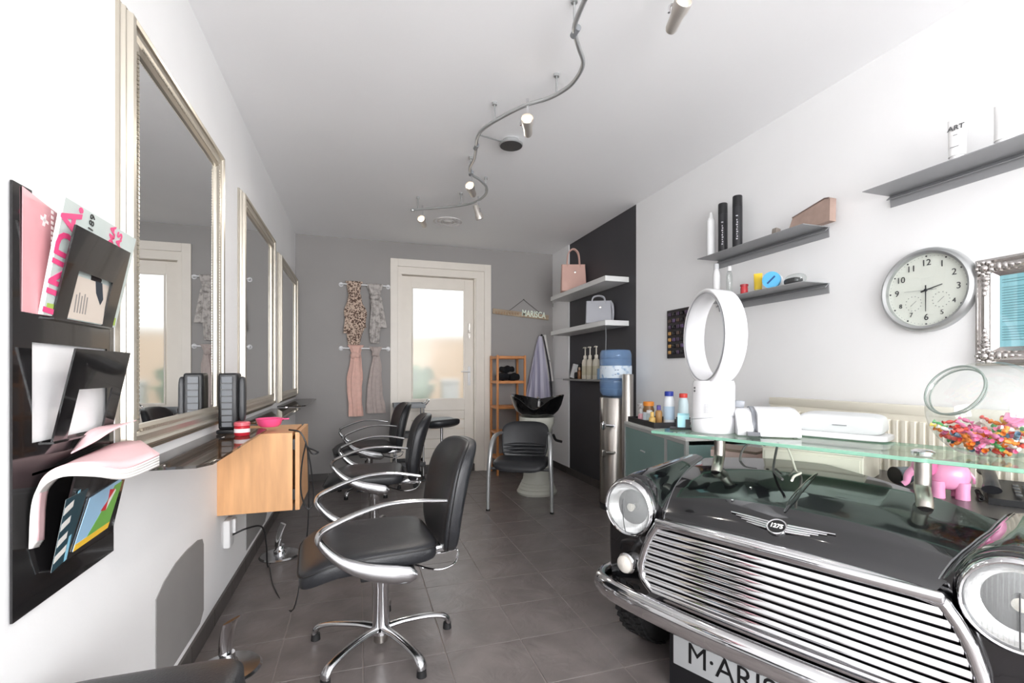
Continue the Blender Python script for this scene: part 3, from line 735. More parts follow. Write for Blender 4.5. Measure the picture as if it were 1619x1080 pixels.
# trolley behind the chairs
t = thing('salon_trolley', 'grey topped salon trolley with chrome handle behind the styling chairs', 'trolley', (0.50, 5.16, 0))
for x in (-0.14, 0.14):
    for y in (-0.12, 0.12): B().cyl((x, y, 0.05), (x, y, 0.765), 0.01).done('post', chrome, t)
for z, m in ((0.76, grey_plastic), (0.45, black_plastic), (0.15, black_plastic)):
    B().b2((-0.16, -0.14, z), (0.16, 0.14, z + 0.014), 0.004, 2).b2((-0.16, -0.14, z + 0.014), (0.16, -0.132, z + 0.045)).b2((-0.16, 0.132, z + 0.014), (0.16, 0.14, z + 0.045)).b2((-0.16, -0.132, z + 0.014), (-0.152, 0.132, z + 0.045)).b2((0.152, -0.132, z + 0.014), (0.16, 0.132, z + 0.045)).done('tray', m, t, smooth=False)
B().tube(catmull([(0.16, -0.08, 0.78), (0.2, -0.08, 0.83), (0.21, 0, 0.84), (0.2, 0.08, 0.83), (0.16, 0.08, 0.78)], 5), 0.008, 8).done('handle', chrome, t)
for x in (-0.14, 0.14):
    for y in (-0.12, 0.12): B().cyl((x - 0.01, y, 0.026), (x + 0.01, y, 0.026), 0.026, n=16).done('castor', rubber, t)

# ================================================================== BACK WALL THINGS
def rail(z, label):
    t = thing('wall_rail', label, 'rail', (0.058, YB, z), 0, 'white scarf rails on the grey wall')
    B().cyl((-0.25, -0.05, 0), (0.25, -0.05, 0), 0.0075, n=14).done('bar', white_gloss, t)
    for s in (-1, 1):
        B().lathe([(0.0, -0.0), (0.024, 0.0), (0.024, 0.006), (0.012, 0.012), (0.010, 0.055), (0.0, 0.055)], 20, (s * 0.24, 0, 0), RX(PI / 2)).done('end_bracket', white_gloss, t)
    return t
rail(2.057, 'white scarf rail on the grey wall holding two patterned scarves')
rail(1.385, 'white scarf rail on the grey wall holding two plain long scarves')
def scarf(xc, z1, z0, wtop, wknot, wmid, wend, mat, label, folds=7, seed=1, knot=0.13, tails=None):
    rr = random.Random(seed)
    t = thing('scarf', label, 'scarf', (xc, YB - 0.05, z1))
    H = z1 - z0; n = 64
    ph = [rr.uniform(0, 6.28) for _ in range(6)]
    def ring(z, wd, dp, amp, drift=0.0, fo=folds):
        out = []
        for k in range(n):
            a = 2 * PI * k / n
            r = 1 + amp * math.sin(fo * a + ph[0] + z * 3) + amp * 0.5 * math.sin((fo + 4) * a + ph[1] - z * 5)
            out.append(Vector((drift + wd * r * math.cos(a), min(dp * r * math.sin(a), 0.04) , z)))
        return out
    rings = []
    S = 26
    for i in range(S + 1):
        f = i / S; z = 0.012 - H * f
        if f < knot: wd = wtop + (wknot - wtop) * (f / knot) ** 0.7
        elif f < 0.55: wd = wknot + (wmid - wknot) * math.sin((f - knot) / (0.55 - knot) * PI / 2) ** 1.1
        else: wd = wmid + (wend - wmid) * (f - 0.55) / 0.45
        wd *= 1 + 0.04 * math.sin(f * 23 + ph[3])
        rings.append(ring(z + 0.01 * math.sin(ph[2] + f * 9), wd, 0.034 if f > 0.03 else 0.022, 0.09 + 0.12 * f, 0.008 * math.sin(f * 7 + ph[4])))
    B().loft(rings).done('hanging_cloth', mat, t, ang=80)
    kz = -H * knot
    B().superq((0, -0.012, kz), (wknot * 1.3, 0.046, 0.034), 0.8, 0.9, 10, 32, f=lambda p: p + Vector((0, 0, 0.006 * math.sin(p.x * 90 + ph[5])))).done('knot', mat, t, ang=80)
    if tails:
        for dx, L, wd in tails:
            rg = []
            for i in range(13):
                f = i / 12
                rg.append([Vector((dx * (0.5 + 0.5 * f) + wd * (0.6 + 0.4 * f) * (1 + 0.2 * math.sin(5 * a + ph[1])) * math.cos(a), -0.03 + 0.014 * math.sin(a) * (1 + 0.3 * math.sin(6 * a)), kz - L * f)) for a in [2 * PI * k / 28 for k in range(28)]])
            B().loft(rg).done('tail', mat, t, ang=80)
leo = two_tone('leopard_cloth', 'c9b3a2', '5b463d', 58, 0.85, 0.52, 0.04, 3.0)
greyc = two_tone('grey_print_cloth', 'bdb7b3', '8d8884', 26, 0.85, 0.55, 0.1, 3.0)
scarf(-0.045, 2.07, 1.42, 0.085, 0.05, 0.098, 0.045, leo, 'brown leopard print scarf knotted on the upper rail', 8, 3, 0.2, [(-0.05, 0.40, 0.055), (0.06, 0.34, 0.05)])
scarf(0.165, 2.07, 1.42, 0.085, 0.048, 0.058, 0.035, greyc, 'light grey patterned scarf knotted on the upper rail', 6, 5, 0.22, [(0.075, 0.32, 0.04), (-0.03, 0.38, 0.03)])
scarf(-0.04, 1.40, 0.66, 0.08, 0.04, 0.07, 0.06, M('pink_cloth', 'dfb5a8', 0.9, var=0.06, vscale=30, sheen=0.3), 'long salmon pink scarf looped on the lower rail', 6, 8, 0.12)
scarf(0.165, 1.40, 0.68, 0.066, 0.03, 0.062, 0.085, M('taupe_cloth', 'b1a49f', 0.9, var=0.08, vscale=30, sheen=0.3), 'long taupe grey scarf looped on the lower rail', 7, 12, 0.1)
# name sign
t = thing('name_sign', 'wooden plank name sign with pale letters hanging on string', 'sign', (1.82, YB - 0.012, 1.815))
sa = math.radians(-4.5)
B().box((0, 0, 0), (0.70, 0.014, 0.062), RY(-sa), 0.004, 1).done('plank', M('driftwood', 'a89680', 0.8, var=0.2, vscale=20, stretch=(0.3, 1, 1)), t)
text('name_letters', 'MARISCA', 0.105, M('letter_mint', 'eef7e8', 0.5), t, (0.155, -0.010, 0.004), (math.cos(sa), 0, math.sin(sa)), (0, 0, 1), 0.003, bold=0.0012, squash=0.7)
rr = random.Random(2)
for k in range(9):
    B().box((-0.31 + 0.033 * k, -0.010, 0.006 + 0.004 * rr.uniform(-1, 1)), (0.020, 0.008, 0.007), RY(rr.uniform(-0.9, 0.9)), 0.001, 1).box((-0.305 + 0.033 * k, -0.010, 0.006), (0.006, 0.008, 0.034), RY(rr.uniform(-0.3, 0.3)), 0.001, 1).done('wood_letter', M('letter_brown', 'a7866a', 0.8), t, smooth=False)
B().tube([(-0.16, -0.004, 0.03), (0.03, -0.004, 0.175), (0.24, -0.004, 0.025)], 0.003, 8).done('string', M('string', '5c5a58', 0.9), t)
B().cyl((0.03, 0.012, 0.178), (0.03, -0.012, 0.178), 0.004).done('nail', dark_grey, t)
# cape on its hook
t = thing('salon_cape', 'lavender grey striped salon cape with dark edging hanging on a hook', 'cape', (2.06, YB, 1.56))
B().cyl((0, 0, 0.0), (0, -0.06, 0.01), 0.007).superq((0, -0.062, 0.012), (0.012, 0.012, 0.012), 1, 1).done('hook', black_plastic, t)
rings = []
S = 24
for i in range(S + 1):
    f = i / S
    wd = 0.018 + 0.115 * f ** 0.75 + 0.03 * f
    ring = []
    for k in range(72):
        a = 2 * PI * k / 72
        am = 0.02 + 0.13 * f
        r = 1 + am * math.sin(9 * a + 0.4) + am * 0.4 * math.sin(15 * a + 2)
        ring.append(Vector((-0.02 - 0.02 * f + wd * r * math.cos(a), -0.062 + (0.02 + 0.034 * f) * r * math.sin(a), 0.0 - 0.85 * f)))
    rings.append(ring)
B().loft(rings).done('cape_cloth', two_tone('lavender_cloth', 'c3c0cf', '8f8ca2', 14, 0.8, 0.5, 0.12, stretch=(1.6, 1.6, 0.06)), t, ang=80)
B().tube(catmull([(0.012, -0.085, 0.0), (0.03, -0.10, -0.12), (0.065, -0.112, -0.32), (0.095, -0.118, -0.55), (0.11, -0.12, -0.82)], 5), [(0.006, 0.004), (0.012, 0.004), (0.012, 0.004)], 8, lateral=(1, 0, 0)).done('edging', M('edging_dark', '2a2830', 0.7), t)
rings = []
for i in range(13):
    f = i / 12
    rings.append([Vector((0.035 + 0.07 * f + (0.02 + 0.03 * f) * math.cos(a), -0.06 + 0.022 * math.sin(a) * (1 + 0.2 * math.sin(4 * a)), 0.015 - 0.55 * f)) for a in [2 * PI * k / 24 for k in range(24)]])
B().loft(rings).done('towel_fold', two_tone('pale_print', 'd5d2cf', '77767a', 16, 0.9, 0.68, 0.05), t, ang=80)
# bamboo rack
t = thing('bamboo_rack', 'narrow open bamboo shelf rack beside the back door', 'shelf unit', (1.60, 5.16, 0))
BW, BD = 0.17, 0.145
for sx in (-1, 1):
    for sy in (-1, 1): B().box((sx * (BW - 0.012), sy * (BD - 0.012), 0.66), (0.024, 0.024, 1.32), bev=0.003, seg=1).done('post', bamboo, t)
for z in (0.19, 0.47, 0.75, 1.03, 1.305):
    sh = B()
    for sy in (-1, 1): sh.box((0, sy * (BD - 0.012), z - 0.008), (2 * BW - 0.05, 0.018, 0.028), bev=0.002, seg=1)
    for sx in (-1, 1): sh.box((sx * (BW - 0.012), 0, z - 0.008), (0.018, 2 * BD - 0.05, 0.028), bev=0.002, seg=1)
    so = sh.done('shelf_frame', bamboo, t, smooth=False)
    for k in range(5): B().box((0, -0.10 + 0.05 * k, z + 0.004), (2 * BW - 0.045, 0.042, 0.008), bev=0.002, seg=1).done('slat', bamboo, so, smooth=False)
tw = M('black_towel', '17181c', 0.95, bump=0.5, bscale=120)
for k, (x, y, z, sx, sz, rz) in enumerate(((-0.062, 0.0, 0.045, 0.062, 0.04, 0.0), (0.066, 0.0, 0.04, 0.062, 0.036, 0.0), (-0.01, 0.0, 0.127, 0.07, 0.03, 0.15))):
    o = B().superq((0, 0, 0), (sx, 0.10, sz), 0.7, 0.6, 14, 36, f=lambda p: p + Vector((0, 0, 0.008 * math.sin(p.x * 60) + 0.008 * math.sin(p.y * 45)))).done('towel', tw)
    o.location = (1.60 + x, 5.16 + y, 1.0385 + z); o.rotation_euler.z = rz
    tag(o, ['black crumpled towel on the bamboo rack shelf, on the side of the back door', 'black crumpled towel on the bamboo rack shelf, on the side of the hanging cape', 'small black towel topmost on the bamboo rack pile'][k], 'towel', 'towels on the bamboo rack')
t = thing('hair_brush_pot', 'small black pot with bristles on the lowest bamboo shelf', 'pot', (1.58, 5.10, 0.198))
B().lathe([(0.0, 0.0), (0.03, 0.0), (0.036, 0.07), (0.033, 0.07), (0.028, 0.006), (0.0, 0.006)], 20).done('pot_body', black_plastic, t)
for k in range(6): B().cyl((0.012 * math.cos(k), 0.012 * math.sin(k), 0.01), (0.03 * math.cos(k), 0.03 * math.sin(k), 0.12), 0.004, n=6).done('bristle', black_plastic, t)

# ================================================================== WASH CHAIR WITH BASIN
fwd = Vector((-0.459, -0.888, 0)).normalized()
wrz = math.atan2(fwd.y, fwd.x) + PI / 2      # local -y = facing direction
t = thing('wash_unit', 'black wash chair with aluminium legs joined to a shampoo basin', 'chair', (1.235, 3.66, 0), wrz)
# local: x right (seen from behind camera side), -y forward; front legs at x=+-0.255,y=0
def sf(p):
    q = p.copy()
    if p.y < -0.1: q.z -= 0.03 * ((-0.1 - p.y) / 0.1) ** 2
    q.z += 0.012 * (p.x / 0.22) ** 2
    return q
B().superq((0, 0.14, 0.375), (0.225, 0.20, 0.034), 0.5, 0.42, 14, 48, f=sf).done('seat', leather, t, ang=60)
def bf(p):
    h = p.z / 0.17
    return Vector((p.x * (1.0 + 0.06 * h), p.y + 0.05 * h - 0.05 * (p.x / 0.2) ** 2, p.z))
back = B().superq((0, 0.36, 0.53), (0.205, 0.032, 0.165), 0.5, 0.45, 18, 44, f=bf).done('backrest', leather, t, ang=60)
for k in range(3):
    B().tube([Vector((0, 0.36, 0.53)) + bf(Vector((x, -0.034 + 0.008 * abs(x / 0.19) ** 4, -0.092 + 0.030 * k))) for x in [-0.185 + 0.37 * i / 16 for i in range(17)]], [0.006, 0.017, 0.019, 0.017, 0.006], 10).done('padding_roll', leather, back)
for s in (-1, 1):
    B().tube(catmull([(0.262 * s, 0.0, 0.0), (0.258 * s, 0.0, 0.25), (0.25 * s, 0.005, 0.40), (0.245 * s, 0.05, 0.52), (0.235 * s, 0.13, 0.585), (0.222 * s, 0.25, 0.60), (0.20 * s, 0.345, 0.60)], 6), [0.0145, 0.0165, 0.019, 0.02, 0.018, 0.015, 0.013], 14).done('leg', silver_paint, t)
    B().cyl((0.262 * s, 0, 0.0), (0.262 * s, 0, 0.014), 0.0165).done('glide', rubber, t)
B().cyl((-0.25, 0.04, 0.34), (0.25, 0.04, 0.34), 0.012).b2((-0.06, 0.1, 0.325), (0.06, 0.5, 0.345)).done('under_frame', dark_grey, t)
pz = Vector((0.065, 0.66, 0))
B().lathe([(0.0, 0.0), (0.185, 0.0), (0.19, 0.02), (0.172, 0.045), (0.175, 0.05), (0.158, 0.075), (0.161, 0.08), (0.146, 0.10), (0.149, 0.105), (0.135, 0.125), (0.128, 0.16), (0.125, 0.55), (0.15, 0.62), (0.165, 0.66), (0.165, 0.715), (0.0, 0.715)], 40, pz).done('pedestal', M('stone_grey_plastic', 'c5c5ba', 0.4), t)
B().tube(catmull([(0.24, 0.40, 0.58), (0.26, 0.44, 0.53), (0.31, 0.47, 0.51)], 4), 0.012, 8).done('recline_lever', black_plastic, t)
b = B(); rings = []
def bowlring(z, r, inner=False):
    out = []
    for k in range(56):
        a = 2 * PI * k / 56
        front = max(0.0, -math.sin(a)) ** 10
        tall = 0.055 * (abs(math.cos(a)) ** 1.2)
        zz = z
        up = (z - 0.715) / 0.16
        zz += (tall - 0.075 * front) * up
        out.append(pz + Vector((r * 1.12 * math.cos(a), r * (1.0 if math.sin(a) > 0 else 1.05) * math.sin(a), zz)))
    return out
for z, r in ((0.716, 0.10), (0.725, 0.14), (0.76, 0.18), (0.80, 0.205), (0.85, 0.222), (0.868, 0.228), (0.872, 0.222), (0.86, 0.21), (0.82, 0.19), (0.77, 0.155), (0.745, 0.08)): rings.append(bowlring(z, r))
b.loft(rings); b.done('basin', black_gloss, t, ang=50)
B().cyl(pz + Vector((0, 0.17, 0.80)), pz + Vector((0, 0.17, 0.875)), 0.016).tube(catmull([pz + Vector((0, 0.17, 0.87)), pz + Vector((0, 0.12, 0.888)), pz + Vector((0, 0.06, 0.875))], 5), 0.01, 10).done('tap', chrome, t)
B().cyl(pz + Vector((0.02, -0.0, 0.80)), pz + Vector((0.02, 0.04, 0.85)), 0.014).done('shower_head', chrome, t)

# ================================================================== RIGHT WALL, FAR END
def thick_shelf(z, label):
    o = B().b2((0, 0, 0), (0.232, YK1 - 3.643 - 0.012, 0.045), 0.002, 1).done('floating_shelf', shelf_white, smooth=False)
    o.location = (XR - 0.234, 3.643, z); tag(o, label, 'shelf', 'thick floating shelves')
    return o
thick_shelf(1.915, 'thick white floating shelf carrying the pink handbag')
thick_shelf(1.535, 'thick white floating shelf carrying the grey handbag')
o = B().b2((0, 0, 0), (0.115, 1.08, 0.018), 0.002, 1).done('thin_shelf', M('thin_shelf_grey', '8f9090', 0.4)); o.location = (XR - 0.117, 3.72, 1.045)
tag(o, 'thin grey wall shelf holding pump bottles above the black wall base', 'shelf')
o = B().tube(catmull([(0, 0, 0), (0.002, 0, -0.1), (0, 0.002, -0.28), (0.0, 0, -0.40)], 5), 0.003, 8).done('pull_cord', grey_plastic); o.location = (2.06, 3.74, 1.534)
tag(o, 'thin grey cord hanging from the lower thick shelf', 'cord')
def handbag(name, label, loc, rz, wd, dp, h, mat, hh, strap=False):
    t = thing(name, label, 'bag', loc, rz)
    def rr_(z, a, b, r=0.012):
        pts = []
        for cx, cy, a0 in ((a - r, b - r, 0), (-a + r, b - r, PI / 2), (-a + r, -b + r, PI), (a - r, -b + r, 1.5 * PI)):
            for k in range(5): pts.append(Vector((cx + r * math.cos(a0 + k * PI / 8), cy + r * math.sin(a0 + k * PI / 8), z)))
        return pts
    rings = [rr_(0, wd - 0.004, dp - 0.004), rr_(0.004, wd, dp), rr_(h * 0.5, wd * 0.97, dp * 0.75), rr_(h, wd * 0.94, dp * 0.34), rr_(h + 0.002, wd * 0.92, dp * 0.28)]
    body = B().loft(rings).done('bag_body', mat, t)
    for s in (-1, 1):
        y = s * dp * 0.36
        B().tube(catmull([(-wd * 0.5, y, h * 0.72), (-wd * 0.5, y, h), (-wd * 0.42, y, h + hh * 0.7), (-wd * 0.15, y * 0.8, h + hh), (wd * 0.15, y * 0.8, h + hh), (wd * 0.42, y, h + hh * 0.7), (wd * 0.5, y, h), (wd * 0.5, y, h * 0.72)], 5), 0.006, 8).done('handle', mat, t)
    B().box((wd * 0.1, -dp * 0.62, h * 0.72), (0.02, 0.006, 0.02), bev=0.002).done('clasp', satin, t)
    B().tube(rr_(h + 0.002, wd * 0.94, dp * 0.34), 0.0025, 6, closed=True).done('edge_piping', mat, t)
    if strap: B().tube(catmull([(wd * 0.9, -dp * 0.2, h), (wd * 1.06, -dp * 0.4, h * 0.8), (wd * 1.1, -dp * 0.4, h * 0.4), (wd * 1.05, -dp * 0.2, 0.01)], 5), (0.012), 8).done('shoulder_strap', mat, t)
handbag('handbag', 'pale pink leather handbag with upright handles on the upper shelf', (2.103, 4.50, 1.9605), -YAW, 0.128, 0.075, 0.275, M('pink_leather', 'd3aca0', 0.45, bump=0.1, bscale=150), 0.16)
handbag('handbag', 'light grey leather handbag with black trimmed handles on the lower shelf', (2.105, 3.96, 1.5805), -YAW - 0.12, 0.118, 0.07, 0.205, M('grey_leather', 'a9aab0', 0.45, bump=0.1, bscale=150), 0.05, True)
# pump bottles
def pump(y, x, label):
    t = thing('pump_bottle', label, 'bottle', (x, y, 1.0635), 0.4, 'pump bottles on the thin shelf')
    B().lathe([(0.0, 0), (0.032, 0), (0.035, 0.006), (0.035, 0.16), (0.028, 0.19), (0.014, 0.205), (0.0, 0.205)], 24).done('bottle_body', M('cream_bottle', 'd9d2c2', 0.3), t)
    B().lathe([(0.0, 0.205), (0.018, 0.205), (0.018, 0.235), (0.006, 0.24), (0.006, 0.305), (0.012, 0.31), (0.012, 0.322), (0.0, 0.322)], 18).tube([(0, 0, 0.315), (-0.03, -0.01, 0.317), (-0.055, -0.018, 0.31)], [0.008, 0.006, 0.004], 8).done('pump_head', M('pump_cream', 'e8e2d4', 0.35), t)
    B().lathe([(0.0353, 0.04), (0.0353, 0.13)], 24, cap=False).done('label_band', M('bottle_label', 'c8c0a8', 0.5), t)
pump(4.37, 2.175, 'cream pump bottle beside the tilted white box on thin shelf')
pump(4.255, 2.17, 'cream pump bottle between two other pump bottles')
pump(4.14, 2.178, 'cream pump bottle closest to the blue carton')
def small_bottle(name, label, loc, r, h, bodym, capm, cap_h=0.03, nr=0.5, cat='bottle', group=None, band=None):
    t = thing(name, label, cat, loc, 0, group)
    B().lathe([(0, 0), (r * 0.94, 0), (r, r * 0.12), (r, h * 0.8), (r * 0.9, h * 0.9), (r * nr, h), (0, h)], 24).done('bottle_body', bodym, t)
    B().lathe([(0, h), (r * nr * 1.15, h), (r * nr * 1.15, h + cap_h * 0.9), (r * nr, h + cap_h), (0, h + cap_h)], 20).done('cap', capm, t)
    if band: B().lathe([(r * 1.012, h * 0.2), (r * 1.012, h * 0.65)], 24, cap=False).done('label_band', band, t)
    return t
small_bottle('serum_bottle', 'amber brown serum bottle on the thin shelf', (2.165, 4.48, 1.0635), 0.02, 0.09, M('amber', '8d5f3c', 0.2), M('cap_tan', 'c9a98d', 0.4))
small_bottle('serum_bottle', 'small black bottle with white cap on the thin shelf', (2.17, 4.57, 1.0635), 0.02, 0.07, black_plastic, white_plastic)
small_bottle('serum_bottle', 'tall black bottle with black cap behind the amber bottle', (2.20, 4.53, 1.0635), 0.026, 0.13, black_plastic, black_plastic)
o = B().b2((-0.026, -0.03, 0), (0.026, 0.03, 0.15), 0.002, 1).done('product_box', M('white_carton', 'd9d9d8', 0.5), smooth=False); o.location = (2.175, 4.68, 1.073); o.rotation_euler = (0, 0.25, -YAW)
tag(o, 'white product box leaning at a tilt on the thin shelf', 'box')
o = B().b2((-0.045, -0.03, 0), (0.045, 0.03, 0.105), 0.004, 1).done('product_box', M('blue_carton', '8fb0d0', 0.5)); o.location = (2.178, 4.02, 1.0635); o.rotation_euler = (0, 0, -YAW)
tag(o, 'light blue carton box on the thin shelf beside the water bottle', 'box')
# water cooler
t = thing('water_cooler', 'cylindrical brushed steel water cooler with blue bottle on top', 'water cooler', (2.045, 3.545, 0))
B().lathe([(0, 0), (0.13, 0), (0.13, 0.915), (0.125, 0.923), (0.0, 0.923)], 48).done('body', satin, t)
B().lathe([(0.1315, 0.0), (0.1315, 0.05)], 48, cap=False).done('base_ring', dark_grey, t)
wbt = B().lathe([(0.03, 0.90), (0.03, 0.925), (0.05, 0.93), (0.11, 0.94), (0.128, 0.965), (0.132, 0.99), (0.126, 1.0), (0.132, 1.015), (0.132, 1.06), (0.127, 1.066), (0.132, 1.075), (0.132, 1.235), (0.127, 1.243), (0.132, 1.252), (0.131, 1.285), (0.118, 1.315), (0.08, 1.322), (0.0, 1.318)], 48).done('water_bottle', blue_bottle, t)
B().lathe([(0.1326, 1.085), (0.1326, 1.185)], 48, cap=False).done('bottle_label', two_tone('bottle_print', 'd7e3ee', '7fa3c8', 22, 0.4, 0.62, 0.06), wbt)
for k, (a_, z_) in enumerate(((-2.1, 1.15), (-1.95, 1.15), (-2.1, 1.115), (-1.45, 1.11))): B().box((0.1335 * math.cos(a_), 0.1335 * math.sin(a_), z_), (0.001, 0.014, 0.006), RZ(a_)).done('print_mark', M('print_blue', '5f7898', 0.5), wbt, smooth=False)
for z, m in ((0.70, chrome), (0.48, satin)):
    a = math.radians(235)
    d = Vector((math.cos(a), math.sin(a), 0)); sd = Vector((-0.95, 0.3, 0)).normalized()
    tp = B().cyl(d * 0.125 + Vector((0, 0, z)), d * 0.17 + Vector((0, 0, z)), 0.012).cyl(d * 0.16 + Vector((0, 0, z)), d * 0.16 + sd * 0.07 + Vector((0, 0, z + 0.005)), 0.012).superq(d * 0.16 + sd * 0.085 + Vector((0, 0, z)), (0.02, 0.018, 0.03), 0.5, 0.5).done('tap', m, t)
    if z > 0.6: B().box(d * 0.16 + sd * 0.085 + Vector((0, 0, z + 0.02)), (0.05, 0.014, 0.012), RZ(0.4), 0.003).box(d * 0.16 + sd * 0.085 + Vector((0, 0, z + 0.0)), (0.014, 0.014, 0.07), None, 0.003).done('tap_lever', chrome, tp)
t = thing('cup_dispenser', 'slim brushed steel cup tube standing beside the water cooler', 'dispenser', (2.032, 3.335, 0))
B().lathe([(0, 0), (0.044, 0), (0.044, 1.11), (0.041, 1.117), (0.0, 1.117)], 32).done('tube_body', satin, t)
B().lathe([(0, 0), (0.06, 0), (0.06, 0.012), (0, 0.012)], 32).done('foot', dark_grey, t)
# glass cabinet
ca = Vector((1.790, 2.985, 0)); cdv = Vector((-0.184, -0.983, 0)); cang = math.atan2(cdv.y, cdv.x)
t = thing('display_cabinet', 'low aluminium cabinet with green frosted glass doors', 'cabinet', ca, cang)
# local x along the front (away from back wall), +y toward the right wall
CLn, CDp, CHt = 0.90, 0.36, 0.785
al = M('cabinet_alu', 'c9cbc9', 0.35, 0.5)
fg = M('frosted_green', '7f9a96', 0.4, trans=0.0, spec=0.6, coat=0.2, var=0.06, vscale=3)
top = B().b2((0, 0, CHt - 0.016), (CLn, CDp, CHt), 0.002, 1).done('top', M('cabinet_top', 'd8d8d4', 0.3), t, smooth=False)
fr = B()
for x in (0.0, CLn - 0.018):
    for y in (0.0, CDp - 0.018): fr.b2((x, y, 0.0), (x + 0.018, y + 0.018, CHt - 0.0165))
for y in (0.0, CDp - 0.018):
    fr.b2((0.018, y, 0.06), (CLn - 0.018, y + 0.018, 0.078)); fr.b2((0.018, y, CHt - 0.035), (CLn - 0.018, y + 0.018, CHt - 0.0165))
fr.b2((0.645, 0.0, 0.078), (0.675, 0.018, CHt - 0.035))
fr.done('frame', al, t, smooth=False)
for x0, x1 in ((0.02, 0.643), (0.677, CLn - 0.02)):
    d = B().b2((x0, 0.004, 0.08), (x1, 0.01, CHt - 0.037)).done('door', fg, t, smooth=False)
    B().cyl(((x0 + x1) / 2 - 0.03, 0.0, CHt - 0.16), ((x0 + x1) / 2 + 0.03, 0.0, CHt - 0.16), 0.005, n=10).done('handle', al, d)
B().b2((0.003, 0.02, 0.08), (0.009, CDp - 0.02, CHt - 0.037)).done('side_panel', fg, t, smooth=False)
B().b2((CLn - 0.009, 0.02, 0.08), (CLn - 0.003, CDp - 0.02, CHt - 0.037)).done('side_panel', fg, t, smooth=False)
B().b2((0.02, CDp - 0.012, 0.08), (CLn - 0.02, CDp - 0.004, CHt - 0.037)).done('back_panel', al, t, smooth=False)
cm = Matrix.Translation(ca) @ Matrix.Rotation(cang, 4, 'Z')
def CB(x, y, z=0.786): return cm @ Vector((x, y, z))
# tray with its contents
t = thing('serving_tray', 'black serving tray on the glass cabinet holding small bottles', 'tray', CB(0.24, 0.14), cang)
tr = B().b2((-0.22, -0.12, 0), (0.22, 0.12, 0.008), 0.002, 1)
for lo, hi in (((-0.22, -0.12), (0.22, -0.112)), ((-0.22, 0.112), (0.22, 0.12)), ((-0.22, -0.112), (-0.212, 0.112)), ((0.212, -0.112), (0.22, 0.112))): tr.b2((lo[0], lo[1], 0.008), (hi[0], hi[1], 0.035))
tr.done('tray_body', M('tray_black', '262426', 0.35), t, smooth=False)
B().b2((-0.222, -0.03, 0.014), (-0.2195, 0.03, 0.028)).done('tray_grip', white_plastic, t, smooth=False)
TZ = 0.786 + 0.0095
t = thing('cup_stack', 'white speckled paper cups stacked on the black tray', 'cup', CB(0.09, 0.10, TZ))
for k in range(3): B().lathe([(0.0, 0.0 + 0.02 * k), (0.024, 0.0 + 0.02 * k), (0.034, 0.075 + 0.02 * k), (0.031, 0.075 + 0.02 * k), (0.022, 0.006 + 0.02 * k), (0.0, 0.006 + 0.02 * k)], 24).done('cup', two_tone('cup_print', 'eceae8', 'a9a2a2', 60, 0.5, 0.6, 0.05), t)
small_bottle('lotion_bottle', 'small pink lotion bottle on the black tray', CB(0.19, 0.05, TZ), 0.022, 0.06, M('pink_bottle', 'e0a9b2', 0.3), white_plastic)
small_bottle('pill_jar', 'orange lidded brown jar with white and blue label on tray', CB(0.25, 0.075, TZ), 0.036, 0.115, M('brown_jar', '7d5a35', 0.2), M('orange_lid', 'e08a34', 0.4), 0.028, 0.85, 'jar', None, M('jar_label', 'dfe9ef', 0.5))
small_bottle('sugar_jar', 'small clear jar with white cap beside the orange lidded jar', CB(0.31, 0.055, TZ), 0.02, 0.07, clear, white_plastic, 0.02, 0.8, 'jar')
small_bottle('syrup_bottle', 'small amber bottle with violet cap on the black tray', CB(0.35, 0.10, TZ), 0.022, 0.095, M('amber2', 'b58a55', 0.25), M('violet_cap', '5b4f9a', 0.4))
small_bottle('yellow_bottle', 'short yellow bottle beside the tall blue capped bottle', CB(0.375, 0.045, TZ), 0.02, 0.055, M('yellow_bottle', 'e2bb6b', 0.3), M('yellow_bottle'))
small_bottle('spray_bottle', 'tall white bottle with blue cap on the black tray', CB(0.38, 0.155, TZ), 0.034, 0.185, M('white_bottle', 'e9eef2', 0.3), M('blue_cap', '2d3f9c', 0.35), 0.03, 0.7, 'bottle', None, M('pale_blue_label', 'bcd3e6', 0.4))
small_bottle('spray_bottle', 'pale blue bottle with red cap behind the tray', CB(0.50, 0.19, 0.786), 0.03, 0.19, M('pale_bottle', 'c8dbe0', 0.3), M('red_cap', 'd0463f', 0.35), 0.026, 0.7)

# ================================================================== RIGHT WALL SHELVES
def folded_shelf(y0, y1, z, label):
    t = thing('folded_shelf', label, 'shelf', (XR, (y0 + y1) / 2, z), 0, 'folded grey steel wall shelves')
    h = (y1 - y0) / 2; D = 0.175
    B().b2((-D, -h, -0.003), (-0.0008, h, 0.0)).done('shelf_plate', shelf_grey, t, smooth=False)
    b = B()
    b.loft([[(-0.004, -h, -0.003), (-0.0075, -h, -0.003), (-0.0045, -h, -0.052), (-0.001, -h, -0.052)], [(-0.004, h, -0.003), (-0.0075, h, -0.003), (-0.0045, h, -0.052), (-0.001, h, -0.052)]])
    b.done('wall_flange', shelf_grey, t, smooth=False)
    B().box((-0.018, 0, -0.013), (0.03, 2 * h, 0.003), RY(-0.7)).done('fold', shelf_grey, t, smooth=False)
    return t
folded_shelf(1.785, 2.55, 1.857, 'folded steel wall shelf carrying tall black spray cans')
folded_shelf(1.785, 2.55, 1.577, 'folded steel wall shelf carrying small colourful tubes and jars')
folded_shelf(0.70, 1.497, 1.908, 'folded steel wall shelf above the round wall clock')
SA = 1.8575
